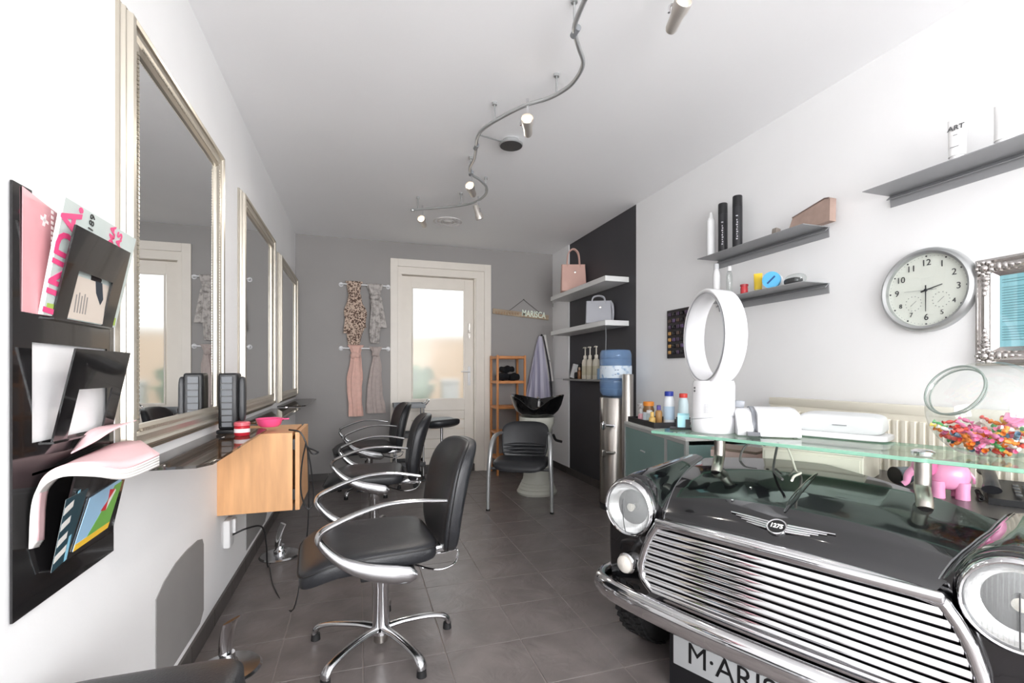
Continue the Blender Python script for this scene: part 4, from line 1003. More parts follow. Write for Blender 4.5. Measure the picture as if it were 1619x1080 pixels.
def spray(y, bodym, capm, label, h=0.32, r=0.0275, txt=None):
    t = thing('spray_can', label, 'can', (2.15, y, SA), 0)
    B().lathe([(0, 0), (r, 0), (r, h * 0.78), (r * 0.97, h * 0.79), (0, h * 0.79)], 28).done('can_body', bodym, t)
    B().lathe([(0, h * 0.79), (r, h * 0.79), (r * 0.98, h * 0.99), (r * 0.9, h), (0, h)] if txt else [(0, h * 0.79), (r * 0.95, h * 0.79), (r * 0.7, h * 0.84), (r * 0.5, h * 0.85), (r * 0.45, h * 0.93), (r * 0.3, h * 0.96), (0, h * 0.96)], 28).done('cap', capm, t)
    if txt:
        dv = Vector((-0.75, -0.66, 0)).normalized(); rt = Vector((0.66, -0.75, 0))
        for k in range(9):
            B().box(dv * (r + 0.0003) + Vector((0, 0, h * 0.2 + 0.014 * k)) + rt * (0.002 * (k % 2)), (0.001, 0.009 - 0.002 * (k % 3), 0.008), RZ(math.atan2(dv.y, dv.x))).done('print_mark', M('print_pale', 'b9b7bc', 0.5), t, smooth=False)
        B().box(dv * (r + 0.0003) + Vector((0, 0, h * 0.62)), (0.001, 0.011, 0.006), RZ(math.atan2(dv.y, dv.x))).done('print_mark', M('print_pale'), t, smooth=False)
    return t
spray(2.53, M('white_can', 'eceded', 0.25), M('white_can'), 'white spray can standing beside two black spray cans', 0.31, 0.026)
spray(2.425, M('black_can', '2b2b2e', 0.3), M('black_can_cap', '252527', 0.35), 'black spray can between the white can and another black can', 0.32, 0.0275, 'SESSION')
spray(2.305, M('black_can'), M('black_can_cap'), 'black spray can closest to the brown pouch on the upper folded shelf', 0.325, 0.0275, 'SESSION')
o = B().box((0, 0, 0.015), (0.03, 0.03, 0.03), RY(0.2), 0.003).done('small_box', M('small_brown_box', '857d76', 0.5)); o.location = (2.10, 1.98, SA + 0.003); tag(o, 'tiny brown grey box on the upper folded shelf', 'box')
t = thing('brush_pouch', 'brownish pink felt pouch leaning on the end of the upper folded shelf', 'pouch', (2.165, 1.83, SA))
B().loft([[Vector((x, y, z)) for y, z in ((-0.115, 0.0), (0.10, 0.0), (0.11, 0.03), (0.09, 0.075), (-0.09, 0.115), (-0.118, 0.11))] for x in (-0.02, 0.02)]).done('pouch_body', M('felt_taupe', 'a48d82', 0.85, var=0.1, vscale=20), t, ang=60)
B().tube([(-0.022, -0.115, 0.11), (-0.022, -0.09, 0.115), (-0.022, 0.09, 0.076)], 0.003, 6).done('seam', M('felt_seam', '82706a', 0.9), t)
SB = 1.5775
small_bottle('spray_bottle', 'tall slim white bottle behind the fan on the lower folded shelf', (2.14, 2.47, SB), 0.022, 0.20, white_plastic, M('pale_grey_cap', 'cfd0d2', 0.4), 0.035, 0.6)
small_bottle('spray_bottle', 'slim clear bottle with white cap on the lower folded shelf', (2.15, 2.37, SB), 0.018, 0.17, clear, white_plastic, 0.03, 0.6)
small_bottle('wax_jar', 'small red jar on the lower folded shelf beside yellow tube', (2.10, 2.20, SB), 0.02, 0.045, M('red_wax', 'c43e44', 0.3), M('red_wax2', 'a8343c', 0.3), 0.012, 0.95, 'jar')
def tube_up(name, label, loc, wd, h, bodym, capm, rz=0):
    t = thing(name, label, 'tube', loc, rz)
    B().lathe([(0, 0), (wd * 0.8, 0), (wd * 0.8, h * 0.14), (0, h * 0.14)], 24).done('cap', capm, t)
    rings = []
    for i in range(9):
        f = i / 8
        rings.append([Vector((wd * 0.9 * (1 - f) * math.cos(a) + 0.002 * math.cos(a), wd * (0.9 + 0.12 * f) * math.sin(a), h * 0.14 + h * 0.86 * f)) for a in [2 * PI * k / 24 for k in range(24)]])
    B().loft(rings).done('tube_body', bodym, t)
    return t
tube_up('cream_tube', 'yellow cream tube standing on the lower folded shelf', (2.12, 2.12, SB), 0.022, 0.105, M('yellow_tube', 'f0cf3f', 0.35), M('yellow_cap', 'e9e3b0', 0.4), 0.6)
t = thing('tape_roll', 'white and sky blue roll lying on its side on the folded shelf', 'roll', (2.11, 2.01, SB + 0.044), 0.5)
B().lathe([(0.0, -0.03), (0.043, -0.03), (0.043, 0.03), (0.0, 0.03)], 32, mat=RY(PI / 2)).done('roll_body', white_plastic, t)
B().lathe([(0.028, -0.034), (0.044, -0.034), (0.044, -0.012), (0.028, -0.03)], 32, mat=RY(PI / 2)).done('blue_rim', M('sky_blue', '5db2df', 0.35), t)
B().lathe([(0.0, -0.031), (0.028, -0.032)], 32, mat=RY(PI / 2), cap=False).done('face', M('pale_face', 'dfe7ee', 0.5), t)
B().box((-0.0335, 0, 0), (0.002, 0.009, 0.052), RX(0.8)).done('mark', M('mark_blue', '2a4f85', 0.5), t)
t = thing('clip_pack', 'small grey clip pack under clear plastic on the folded shelf', 'pack', (2.11, 1.885, SB))
B().superq((0, 0, 0.018), (0.03, 0.045, 0.018), 0.7, 0.7).done('clips', dark_grey, t)
B().superq((0.005, -0.01, 0.028), (0.035, 0.052, 0.027), 0.8, 0.8).done('plastic_wrap', clear, t)
t = tube_up('cream_tube', 'white cream tube standing cap down above the wall clock', (2.115, 1.185, 1.9085), 0.028, 0.165, M('white_tube', 'f3f3f2', 0.3), white_plastic, 0.15)
text('brand_text', 'ART', 0.026, M('print_grey_dark', '5a5a5c', 0.5), t, (-0.0125, 0.0, 0.128), (0, -1, 0), (0.17, 0, 1), 0.0008, bold=0.0006)
B().box((-0.0225, 0.0, 0.055), (0.0015, 0.026, 0.002), RY(-0.15)).done('text_line', M('print_grey_dark'), t)
B().box((-0.0165, 0.0, 0.10), (0.0015, 0.012, 0.002), RY(-0.15)).done('text_line', M('print_grey_dark'), t)
tube_up('cream_tube', 'white cream tube beside another on the shelf above the picture frame', (2.115, 1.05, 1.9085), 0.028, 0.15, M('white_tube'), white_plastic, 0.0)
# clock
t = thing('wall_clock', 'round silver rimmed wall clock with black numerals', 'clock', (XR, 1.352, 1.469))
QY = RY(-PI / 2)
B().lathe([(0.172, 0.0), (0.172, 0.02), (0.168, 0.03), (0.158, 0.036), (0.148, 0.03), (0.147, 0.018), (0.147, 0.0)], 72, mat=QY).done('rim', silver_paint, t)
face = B().lathe([(0.0, 0.012), (0.148, 0.012)], 72, mat=QY, cap=False).done('dial', M('dial_ivory', 'e9eae2', 0.5), t)
B().lathe([(0.148, 0.028), (0.0, 0.0285)], 64, mat=QY, cap=False).done('cover_glass', clear, t)
ink = M('dial_ink', '333438', 0.5)
for k in range(12):
    a = PI / 2 - (k + 1) * PI / 6
    # seen from the room the clock's right side is toward -y
    p = Vector((-0.0135, -0.112 * math.cos(a), 0.112 * math.sin(a)))
    text('numeral', str(k + 1), 0.036 if k + 1 not in (4, 5, 7, 8) else 0.026, ink, t, p, (0, -1, 0), (0, 0, 1), 0.0006)
    q = Vector((-0.0135, -0.139 * math.cos(a), 0.139 * math.sin(a)))
    B().cyl(q + Vector((0.001, 0, 0)), q - Vector((0.0004, 0, 0)), 0.0033, n=10).done('hour_dot', ink, t)
tk = B()
for k in range(60):
    a = k * PI / 30
    q = Vector((-0.0135, -0.139 * math.cos(a), 0.139 * math.sin(a)))
    if k % 5: tk.cyl(q + Vector((0.001, 0, 0)), q - Vector((0.0003, 0, 0)), 0.0011, n=6)
tk.done('minute_dots', M('dial_grey', '8b8c8c', 0.5), t)['kind'] = 'stuff'
for cy, cz in ((0.048, -0.05), (-0.052, -0.045)):
    sd = B()
    for k in range(14):
        a = k * 2 * PI / 14
        q = Vector((-0.0132, cy + 0.03 * math.cos(a), cz + 0.03 * math.sin(a)))
        sd.cyl(q + Vector((0.001, 0, 0)), q - Vector((0.0003, 0, 0)), 0.0017, n=6)
    sd.box((-0.0134, cy, cz), (0.0006, 0.0012, 0.03), RX(0.8))
    sd.done('gauge', M('dial_grey'), t)
def hand(name, ang, L, wd, m, x, tail=0.02):
    d = Vector((0, -math.cos(ang), math.sin(ang))); pn = Vector((0, math.sin(ang), math.cos(ang)))
    p0 = -d * tail; p1 = d * L
    B().loft([[Vector((x, 0, 0)) + p0 + pn * wd, Vector((x, 0, 0)) + p0 - pn * wd, Vector((x - 0.0008, 0, 0)) + p0 - pn * wd, Vector((x - 0.0008, 0, 0)) + p0 + pn * wd],
              [Vector((x, 0, 0)) + p1 + pn * wd * 0.5, Vector((x, 0, 0)) + p1 - pn * wd * 0.5, Vector((x - 0.0008, 0, 0)) + p1 - pn * wd * 0.5, Vector((x - 0.0008, 0, 0)) + p1 + pn * wd * 0.5]]).done(name, m, t, smooth=False)
hand('hour_hand', math.radians(15), 0.06, 0.003, ink, -0.015)
hand('minute_hand', math.radians(-90), 0.088, 0.0022, ink, -0.017)
hand('second_hand', math.radians(178), 0.08, 0.0009, M('dial_grey'), -0.019, 0.04)
B().cyl((-0.013, 0, 0), (-0.021, 0, 0), 0.005, n=14).done('hub', ink, t)
# picture frame
t = thing('picture_frame', 'ornate silver frame around a light blue price list', 'picture frame', (XR, 0.965, 1.155))
h, H = 0.22, 0.395
path = [(0, h, 0), (0, -h, 0), (0, -h, H), (0, h, H)]
prof = [(0, 0), (0, 0.018), (0.008, 0.022), (0.014, 0.016), (0.024, 0.03), (0.036, 0.034), (0.046, 0.026), (0.052, 0.03), (0.062, 0.018), (0.068, 0.012), (0.068, 0.0)]
a = (Vector(path[1]) - Vector(path[0])).normalized().cross(Vector((-1, 0, 0)))
sg = 1 if a.z > 0 else -1
B().sweep(path, [(sg * o, u) for o, u in prof], (-1, 0, 0)).done('frame', ornate, t, ang=30)
for sy in (-1, 1):
    for cz in (0.035, H - 0.035):
        o_ = B()
        up = 1 if cz < 0.1 else -1
        for k in range(9):
            aa = k * 2 * PI / 9
            o_.superq((-0.03, sy * (h - 0.035) + 0.022 * math.cos(aa), cz + 0.022 * math.sin(aa)), (0.010, 0.009, 0.009), 1, 1, 6, 10)
        o_.superq((-0.034, sy * (h - 0.035), cz), (0.012, 0.014, 0.014), 1, 1, 8, 12)
        for k in range(4):
            o_.superq((-0.03, sy * (h - 0.035), cz + up * (0.04 + 0.018 * k)), (0.009, 0.016 - 0.003 * k, 0.012), 1, 1, 6, 10)
            o_.superq((-0.03, sy * (h - 0.075 - 0.018 * k), cz), (0.009, 0.012, 0.016 - 0.003 * k), 1, 1, 6, 10)
        o_.done('corner_ornament', ornate, t)
B().b2((-0.010, -h + 0.06, 0.06), (-0.006, h - 0.06, H - 0.06)).done('price_sheet', M('sheet_blue', '9fd6e4', 0.5), t, smooth=False)
pr = B(); rr = random.Random(4)
for k in range(24):
    z = H - 0.085 - 0.0095 * k
    if k in (2, 17): continue
    pr.b2((-0.0106, h - 0.075 - rr.uniform(0.07, 0.13), z), (-0.01, h - 0.075, z + 0.0022))
    if k < 17: pr.b2((-0.0106, -h + 0.09, z), (-0.01, -h + 0.12, z + 0.0022))
pr.done('printed_lines', M('sheet_ink', '5b8792', 0.6), t, smooth=False)['kind'] = 'stuff'
B().b2((-0.0125, -h + 0.06, 0.06), (-0.0118, h - 0.06, H - 0.06)).done('glass', clear, t, smooth=False)
# colour board
t = thing('nail_colour_board', 'dark wall board with rows of colour samples behind the fan', 'sample board', (XR, 2.93, 1.236))
B().b2((-0.014, -0.16, 0), (-0.001, 0.16, 0.36), 0.002, 1).done('board_back', M('board_dark', '2b2628', 0.5), t, smooth=False)
cols = [M('sw_purple', '4b3b52', 0.3), M('sw_brown', '54423c', 0.3), M('sw_gold', 'c79a5c', 0.3, 0.4), M('sw_black', '16161a', 0.2), M('sw_violet', '5c4a6b', 0.3)]
for r_ in range(7):
    for c_ in range(6):
        m = cols[2] if (r_ < 4 and c_ == 5) else cols[(r_ * 3 + c_ * 2) % 2 if c_ % 2 else (3 if (r_ + c_) % 3 else 4)]
        B().b2((-0.024, -0.135 + 0.048 * c_, 0.03 + 0.047 * r_), (-0.014, -0.135 + 0.048 * c_ + 0.03, 0.03 + 0.047 * r_ + 0.026), 0.004, 2).done('sample', m, t)
# radiator
t = thing('radiator', 'cream panel radiator on the white wall behind the reception desk', 'radiator', (XR, 1.30, 0.30))
ry0, ry1 = -0.80, 0.769
B().b2((-0.085, ry0, 0.0), (-0.078, ry1, 0.69), 0.003, 1).done('front_panel', cream_plastic, t, smooth=False)
B().b2((-0.03, ry0, 0.0), (-0.022, ry1, 0.69), 0.003, 1).done('rear_panel', cream_plastic, t, smooth=False)
B().b2((-0.088, ry0 - 0.004, 0.655), (-0.02, ry1 + 0.004, 0.694), 0.004, 2).done('top_cover', cream_plastic, t)
B().b2((-0.022, ry0 + 0.2, 0.3), (-0.001, ry0 + 0.24, 0.6)).b2((-0.022, ry1 - 0.24, 0.3), (-0.001, ry1 - 0.2, 0.6)).done('wall_bracket', cream_plastic, t, smooth=False)
nf = 47
fin = None
for k in range(nf):
    y = ry0 + (k + 0.5) * (ry1 - ry0) / nf
    if fin is None:
        fin = B().loft([[Vector((-0.085 + dx, dy, z)) for dx, dy in ((0.0, -0.0115), (-0.011, -0.0075), (-0.011, 0.0075), (0.0, 0.0115))] for z in (0.04, 0.63)]).done('fin', cream_plastic, t, smooth=False)
        fin.location.y = y
    else:
        o = fin.copy(); COL.objects.link(o); o.parent = t; o.location.y = y

# ================================================================== RECEPTION DESK MADE FROM A CAR FRONT
C0 = Vector((1.24, 1.17, 0)); EA = math.radians(-66.5)
car = thing('car_front_desk', 'black vintage car front end with chrome grille used as reception desk', 'reception desk', C0, EA)
# local axes: x = along the front (u), y = into the body (w), z up
def lerp_tab(tab, x):
    if x <= tab[0][0]: return tab[0][1]
    for (a, b), (c, d) in zip(tab, tab[1:]):
        if x <= c:
            f = (x - a) / (c - a); return b + (d - b) * f
    return tab[-1][1]
ZS = [(-0.03, 0.575), (-0.01, 0.603), (0.02, 0.622), (0.06, 0.645), (0.13, 0.672), (0.22, 0.695), (0.36, 0.722), (0.60, 0.752)]        # along the bonnet edge
ZCn = [(-0.045, 0.580), (-0.025, 0.612), (0.0, 0.637), (0.05, 0.668), (0.10, 0.691), (0.2, 0.723), (0.35, 0.755), (0.6, 0.795)]       # along the centre line
US = [(-0.03, 0.372), (0.05, 0.395), (0.15, 0.425), (0.30, 0.46), (0.6, 0.50)]                                     # half width of the bonnet
def wmax(u): return min(0.50, 0.50 - 0.42 * u)
def hood_pt(a, f):
    """a in -1..1 across, f 0..1 from nose to rear"""
    us = lerp_tab(US, -0.03 + f * 0.5)
    u = a * us
    w0 = -0.045 + 0.017 * a * a; w1 = wmax(u)
    ff = f ** 1.5
    wv = w0 + (w1 - w0) * ff
    zc = lerp_tab(ZCn, wv); zs = lerp_tab(ZS, wv)
    z = zs + (zc - zs) * (1 - abs(a) ** 2.2)
    return Vector((u, wv, z))
hood = B().grid(44, 40, lambda s, v: hood_pt(s * 2 - 1, v)).done('bonnet', paint_black, car, ang=60, sub=1)
# centre crease
cr = [hood_pt(0.0, f) + Vector((0, 0, 0.002)) for f in [0.36 + 0.5 * k / 20 for k in range(21)]]
B().tube(cr, [(0.003, 0.001), (0.011, 0.0045), (0.010, 0.004), (0.008, 0.003), (0.003, 0.001)], 12, lateral=(1, 0, 0)).done('bonnet_crease', paint_black, hood)
def wing_profile(s, wv):
    """outline points from the bonnet edge outwards and down the side at depth w"""
    us = lerp_tab(US, wv) + 0.004
    zs = lerp_tab(ZS, wv)
    zw = lerp_tab([(0.0, 0.700), (0.03, 0.718), (0.08, 0.727), (0.2, 0.735), (0.4, 0.745), (0.6, 0.755)], wv)
    k = max(0.0, min(1.0, wv / 0.10)); ro = 1 - math.sqrt(1 - (1 - k) ** 2)
    so = 0.655 + 0.012 * k - 0.03 * ro
    cu = 0.525
    pts = [(us, zs), (us + 0.012, zs + 0.008), (us + (cu - us) * 0.35, zs + (zw - zs) * 0.55), (us + (cu - us) * 0.7, zs + (zw - zs) * 0.9), (cu, zw), (cu + 0.045, zw - 0.008), (cu + 0.085, zw - 0.035), (so - 0.018, zw - 0.075), (so, zw - 0.13), (so + 0.006, zw - 0.22), (so + 0.006, 0.42), (so, 0.32), (so - 0.01, 0.26)]
    pts = [Vector((u, 0, z)) for u, z in pts]
    out = catmull(pts, 4)
    return [Vector((s * p.x, wv, p.z)) for p in out]
lens_mat = M('lamp_lens', 'e9ecec', 0.06, bump=0.6, bscale=70)
lens_mat.node_tree.nodes['Principled BSDF'].inputs['Alpha'].default_value = 0.24
wst = [0.0, 0.006, 0.015, 0.03, 0.05, 0.08, 0.12, 0.17, 0.22, 0.28, 0.34, 0.40, 0.46, 0.50]
for s in (-1, 1):
    b = B(); rings = []
    for wv in wst:
        pr_ = wing_profile(s, wv)
        if s > 0:
            pr_ = [Vector((p.x, wv * (wmax(p.x) / 0.5), p.z)) for p in pr_]
        rings.append(pr_)
    b.loft(rings, closed=False, cap=False)
    # front face of the wing
    fr_ = wing_profile(s, 0.0)
    inner = [Vector((s * 0.36, 0.0, 0.575)), Vector((s * 0.36, 0.0, 0.26))]
    vs = [b.V(p) for p in fr_] + [b.V(inner[1]), b.V(inner[0])]
    b.F(vs)
    wing = b.done('wing', paint_black, car, ang=50, merge=True)
    # seam strip between wing and bonnet
    sm = [Vector((s * (lerp_tab(US, wv) + 0.002), wv * (wmax(s * lerp_tab(US, wv)) / 0.5 if s > 0 else 1), lerp_tab(ZS, wv) + 0.001)) for wv in [-0.02 + 0.5 * k / 24 for k in range(25)]]
    B().tube(sm, 0.0022, 8).done('seam_bead', M('seam_grey', '8b8c8e', 0.3, 0.6), wing)
    # headlight
    hc = Vector((s * 0.525, -0.012, 0.60))
    hl = B().lathe([(0.110, -0.012), (0.110, 0.01), (0.106, 0.026), (0.101, 0.031), (0.097, 0.029), (0.094, 0.022), (0.092, 0.012)], 56, hc, RX(PI / 2), cap=False).done('headlight', chrome, car)
    B().lathe([(0.116, -0.016), (0.116, 0.004), (0.110, 0.012)], 56, hc, RX(PI / 2), cap=False).done('bowl_ring', paint_black, hl)
    B().lathe([(0.094, 0.02), (0.085, 0.005), (0.068, -0.012), (0.045, -0.022), (0.02, -0.027), (0.0, -0.028)], 48, hc, RX(PI / 2), cap=False).done('reflector', M('lamp_reflector', 'f4f4f4', 0.22, 0.9, bump=0.5, bscale=45), hl)
    B().cyl(hc + Vector((0, 0.03, 0)), hc + Vector((0, -0.005, 0)), 0.012, 0.009).lathe([(0.014, 0.0), (0.016, 0.006), (0.0, 0.012)], 20, hc + Vector((0, 0.0, 0)), RX(PI / 2)).done('bulb', M('bulb_glass', 'd9d4c8', 0.15, 0.3), hl)
    lens = B().lathe([(0.095, 0.024), (0.082, 0.034), (0.06, 0.043), (0.035, 0.049), (0.012, 0.051), (0.0, 0.051)], 48, hc, RX(PI / 2), cap=False).done('lens', lens_mat, hl)
    fl_ = B()
    for k in range(-9, 10):
        x = k * 0.0088; L = math.sqrt(max(0, 0.085 ** 2 - x * x))
        if L > 0.02:
            fl_.tube([hc + Vector((x, -0.048 + 0.2 * 0.5 * (x * x + z * z) / 0.1 * 2.2, z)) for z in [-L + 2 * L * i / 10 for i in range(11)]], 0.0013, 4)
    fl_.done('lens_flutes', clear, hl)
    B().tube([hc + Vector((0.0, -0.055 + 2.2 * z * z, z)) for z in [-0.088 + 0.13 * i / 10 for i in range(11)]], 0.0016, 6).done('lens_rib', dark_grey, hl)
    # indicator
    ic = Vector((s * 0.548, -0.002, 0.372))
    ind = B().lathe([(0.041, -0.004), (0.041, 0.012), (0.036, 0.018), (0.034, 0.014)], 32, ic, RX(PI / 2), cap=False).done('indicator', chrome, car)
    B().lathe([(0.035, 0.012), (0.033, 0.026), (0.022, 0.034), (0.0, 0.037)], 32, ic, RX(PI / 2), cap=False).done('indicator_lens', M('indicator_glass', 'd9d3cb', 0.08, 0.0, coat=1.0, bump=0.5, bscale=260), ind)
    # wheel
    wc = Vector((s * 0.555, 0.235, 0.238))
    wh = B().lathe([(0.14, -0.068), (0.20, -0.072), (0.228, -0.062), (0.237, -0.045), (0.238, 0.0), (0.237, 0.045), (0.228, 0.062), (0.20, 0.072), (0.14, 0.068)], 48, wc, RY(PI / 2), cap=False).done('wheel', rubber, car)
    tr_ = B()
    for k in range(44):
        a = 2 * PI * k / 44
        for j in range(4):
            sh = 0.02 * (1 if j % 2 else -1)
            aa = a + (0.07 if j % 2 else 0)
            c_ = wc + Vector((-0.045 + 0.03 * j, 0.2385 * math.cos(aa), 0.2385 * math.sin(aa)))
            if c_.z < 0.004: continue
            tr_.box(c_, (0.024, 0.022, 0.008), RX(aa - PI / 2) @ RZ(0.35 if j % 2 else -0.35))
    tr_.done('tread', rubber, wh, smooth=False)['kind'] = 'stuff'
    B().lathe([(0.0, -0.03), (0.06, -0.03), (0.13, -0.05), (0.145, -0.06), (0.145, 0.06), (0.13, 0.05), (0.06, 0.03), (0.0, 0.03)], 40, wc, RY(PI / 2)).done('wheel_rim', dark_grey, wh)
# front panel, valance and inner box
B().b2((-0.62, 0.002, 0.25), (0.62, 0.02, 0.56)).done('front_panel', paint_black, car, smooth=False)
B().b2((-0.60, 0.02, 0.16), (0.60, 0.05, 0.34)).done('valance', paint_black, car, smooth=False)
B().b2((-0.345, -0.035, 0.001), (0.345, -0.022, 0.26)).b2((-0.345, -0.022, 0.001), (-0.333, 0.30, 0.26)).b2((0.333, -0.022, 0.001), (0.345, 0.25, 0.26)).done('base_board', M('base_black', '17171a', 0.35), car, smooth=False)
# grille
half = [(0.0, 0.584), (0.20, 0.581), (0.372, 0.570), (0.405, 0.548), (0.437, 0.49), (0.458, 0.425), (0.464, 0.385), (0.455, 0.352), (0.425, 0.322), (0.395, 0.312), (0.2, 0.307), (0.0, 0.306)]
outl = [Vector((u, -0.03, z)) for u, z in half] + [Vector((-u, -0.03, z)) for u, z in reversed(half[1:-1])]
def half_w(z):
    best = 0
    for (u1, z1), (u2, z2) in zip(half, half[1:]):
        if min(z1, z2) <= z <= max(z1, z2) and abs(z1 - z2) > 1e-6: best = max(best, u1 + (u2 - u1) * (z - z1) / (z2 - z1))
    return best
gs = B().tube(catmull(outl, 4, closed=True), (0.0175), 14, closed=True).done('grille_surround', chrome, car)
B().b2((-0.40, -0.052, 0.562), (0.40, -0.030, 0.592), 0.008, 3).done('grille_top_bar', chrome, car)
B().prism([(p.x, p.z) for p in outl], lambda a, b, d: Vector((a * 0.985, d, b)), -0.012, -0.004).done('grille_backing', black_plastic, car, smooth=False)
for k in range(9):
    z = 0.333 + 0.0262 * k
    hw = half_w(z) - 0.013
    zz = [(-0.012, z + 0.0100), (-0.030, z + 0.0098), (-0.038, z + 0.0085), (-0.045, z - 0.0035), (-0.045, z - 0.007), (-0.038, z - 0.0092), (-0.012, z - 0.0095)]
    B().loft([[Vector((-hw, a, b)) for a, b in zz], [Vector((hw, a, b)) for a, b in zz]]).done('slat', chrome, car, ang=50)
# bumper
bp_ = catmull([(-0.66, 0.16, 0.292), (-0.675, 0.06, 0.292), (-0.655, -0.03, 0.292), (-0.60, -0.085, 0.292), (-0.45, -0.118, 0.292), (-0.2, -0.135, 0.292), (0.0, -0.138, 0.292), (0.2, -0.135, 0.292), (0.45, -0.118, 0.292), (0.60, -0.085, 0.292), (0.655, -0.03, 0.292), (0.675, 0.06, 0.292), (0.66, 0.16, 0.292)], 6)
B().tube(bp_, [(0.026, 0.026), (0.036, 0.026), (0.042, 0.028), (0.043, 0.028), (0.043, 0.028), (0.042, 0.028), (0.036, 0.026), (0.026, 0.026)], 18, lateral=(0, 0, 1)).done('bumper', chrome, car)
for s in (-1, 1): B().b2((s * 0.4 - 0.02, -0.10, 0.275), (s * 0.4 + 0.02, 0.03, 0.31)).done('bumper_iron', black_plastic, car, smooth=False)
# number plate
pl = B().box((-0.055, -0.052, 0.157), (0.53, 0.006, 0.118), bev=0.003).done('number_plate', M('plate_silver', 'c6c9cb', 0.35, 0.3), car)
text('plate_text', 'M\u00b7ARISCA', 0.104, M('plate_black', '131315', 0.4), pl, (-0.055, -0.0556, 0.157), (1, 0, 0), (0, 0, 1), 0.0006, bold=0.0, squash=0.93)
# badge
nb = (hood_pt(0.0, 0.33) - hood_pt(0.0, 0.12)).normalized()
f_b = 0.215
bc = hood_pt(0.0, f_b); tv = (hood_pt(0.0, f_b + 0.06) - hood_pt(0.0, f_b - 0.06)).normalized(); nv = Vector((1, 0, 0)).cross(tv).normalized()
if nv.y > 0: nv = -nv
bm4 = Matrix((Vector((1, 0, 0)), tv, nv)).transposed()
badge = B().lathe([(0.0, 0.004), (0.024, 0.004), (0.025, 0.007), (0.029, 0.008), (0.030, 0.004), (0.030, 0.0)], 36, bc, bm4).done('badge', chrome, car)
B().lathe([(0.0, 0.0075), (0.0235, 0.0072)], 32, bc, bm4, cap=False).done('badge_disc', black_gloss, badge)
text('badge_text', '1275', 0.022, M('badge_white', 'f2f2ee', 0.4), badge, bc + nv * 0.0085, (1, 0, 0), tv, 0.0006, bold=0.0006, squash=0.86)
for s in (-1, 1):
    for k in range(4):
        v0 = 0.014 - 0.0088 * k; L = 0.125 - 0.02 * k
        pa = bc + Vector((s * 0.027, 0, 0)) + tv * v0; pb = bc + Vector((s * (0.027 + L), 0, 0)) + tv * (v0 + 0.010) + nv * (-0.006)
        B().tube([pa + nv * 0.005, (pa + pb) / 2 + nv * 0.005, pb + nv * 0.005], [(0.0036, 0.003), (0.0033, 0.003), (0.002, 0.002)], 8, lateral=tv).done('badge_wing', chrome, badge)
# washer jets
for u in (-0.17, -0.14):
    p = hood_pt(u / 0.42, 0.38 if u < -0.15 else 0.55)
    B().superq(p + Vector((0, 0, 0.002)), (0.005, 0.006, 0.003), 1, 1, 6, 10).done('hood_stud', chrome, hood)
# steel posts carrying the glass counter
ZG = 0.88
def hood_z(u, wv):
    us = lerp_tab(US, wv); a = max(-1, min(1, u / us)); zc = lerp_tab(ZCn, wv); zs = lerp_tab(ZS, wv)
    return zs + (zc - zs) * (1 - abs(a) ** 2.2)
PO = ((-0.346, 0.356), (0.305, 0.331))
for u, wv in PO:
    bx_, by_ = u + 0.012, wv - 0.05
    zb = hood_z(bx_, by_)
    po = B().tube(catmull([(bx_, by_ - 0.004, zb - 0.006), (bx_ - 0.003, by_ + 0.012, zb + 0.018), (u, wv - 0.006, zb + 0.045), (u, wv, zb + 0.07), (u, wv, ZG - 0.0121)], 5), 0.0215, 20).done('counter_post', satin, car)
    B().lathe([(0.0, 0.0), (0.03, 0.0), (0.03, 0.006), (0.018, 0.012), (0.0, 0.012)], 24, (u, wv, ZG + 0.0002)).done('post_cap', chrome, po)
gt = B().b2((-0.575, 0.205, ZG - 0.012), (0.60, 0.56, ZG), 0.0015, 1)
for f in gt.bm.faces:
    if abs(f.normal.z) < 0.5: f.material_index = 1
bmesh.ops.recalc_face_normals(gt.bm, faces=gt.bm.faces)
for f in gt.bm.faces: f.material_index = 1 if abs(f.normal.z) < 0.9 else 0
gt.done('glass_counter', [thin_glass('counter_glass', 'e9f5ee', 1.3), green_edge], car, smooth=False)
cw = Matrix.Translation(C0) @ Matrix.Rotation(EA, 4, 'Z')
def CW(u, wv, z): return cw @ Vector((u, wv, z))
# desk top behind the car body
ZD = 0.715
poly = [CW(-0.52, 0.51, 0), CW(0.0, 0.512, 0), CW(0.62, 0.26, 0), Vector((2.03, 0.42, 0)), Vector((2.125, 0.42, 0)), Vector((2.125, 1.93, 0)), Vector((1.72, 1.93, 0))]
t = thing('reception_side_desk', 'dark grey desk top behind the car bonnet', 'desk', (1.9, 1.2, 0))
B().prism([(p.x - 1.9, p.y - 1.2) for p in poly], lambda a, b, d: Vector((a, b, d)), ZD - 0.03, ZD).done('top', dark_desk, t, smooth=False)
B().b2((-0.02, -0.74, 0.0), (0.2, -0.71, ZD - 0.031)).done('leg_panel', dark_desk, t, smooth=False)
B().b2((-0.14, 0.66, 0.0), (0.2, 0.69, ZD - 0.031)).done('leg_panel', dark_desk, t, smooth=False)

# ================================================================== THINGS ON THE COUNTER
ZT = ZG + 0.0008
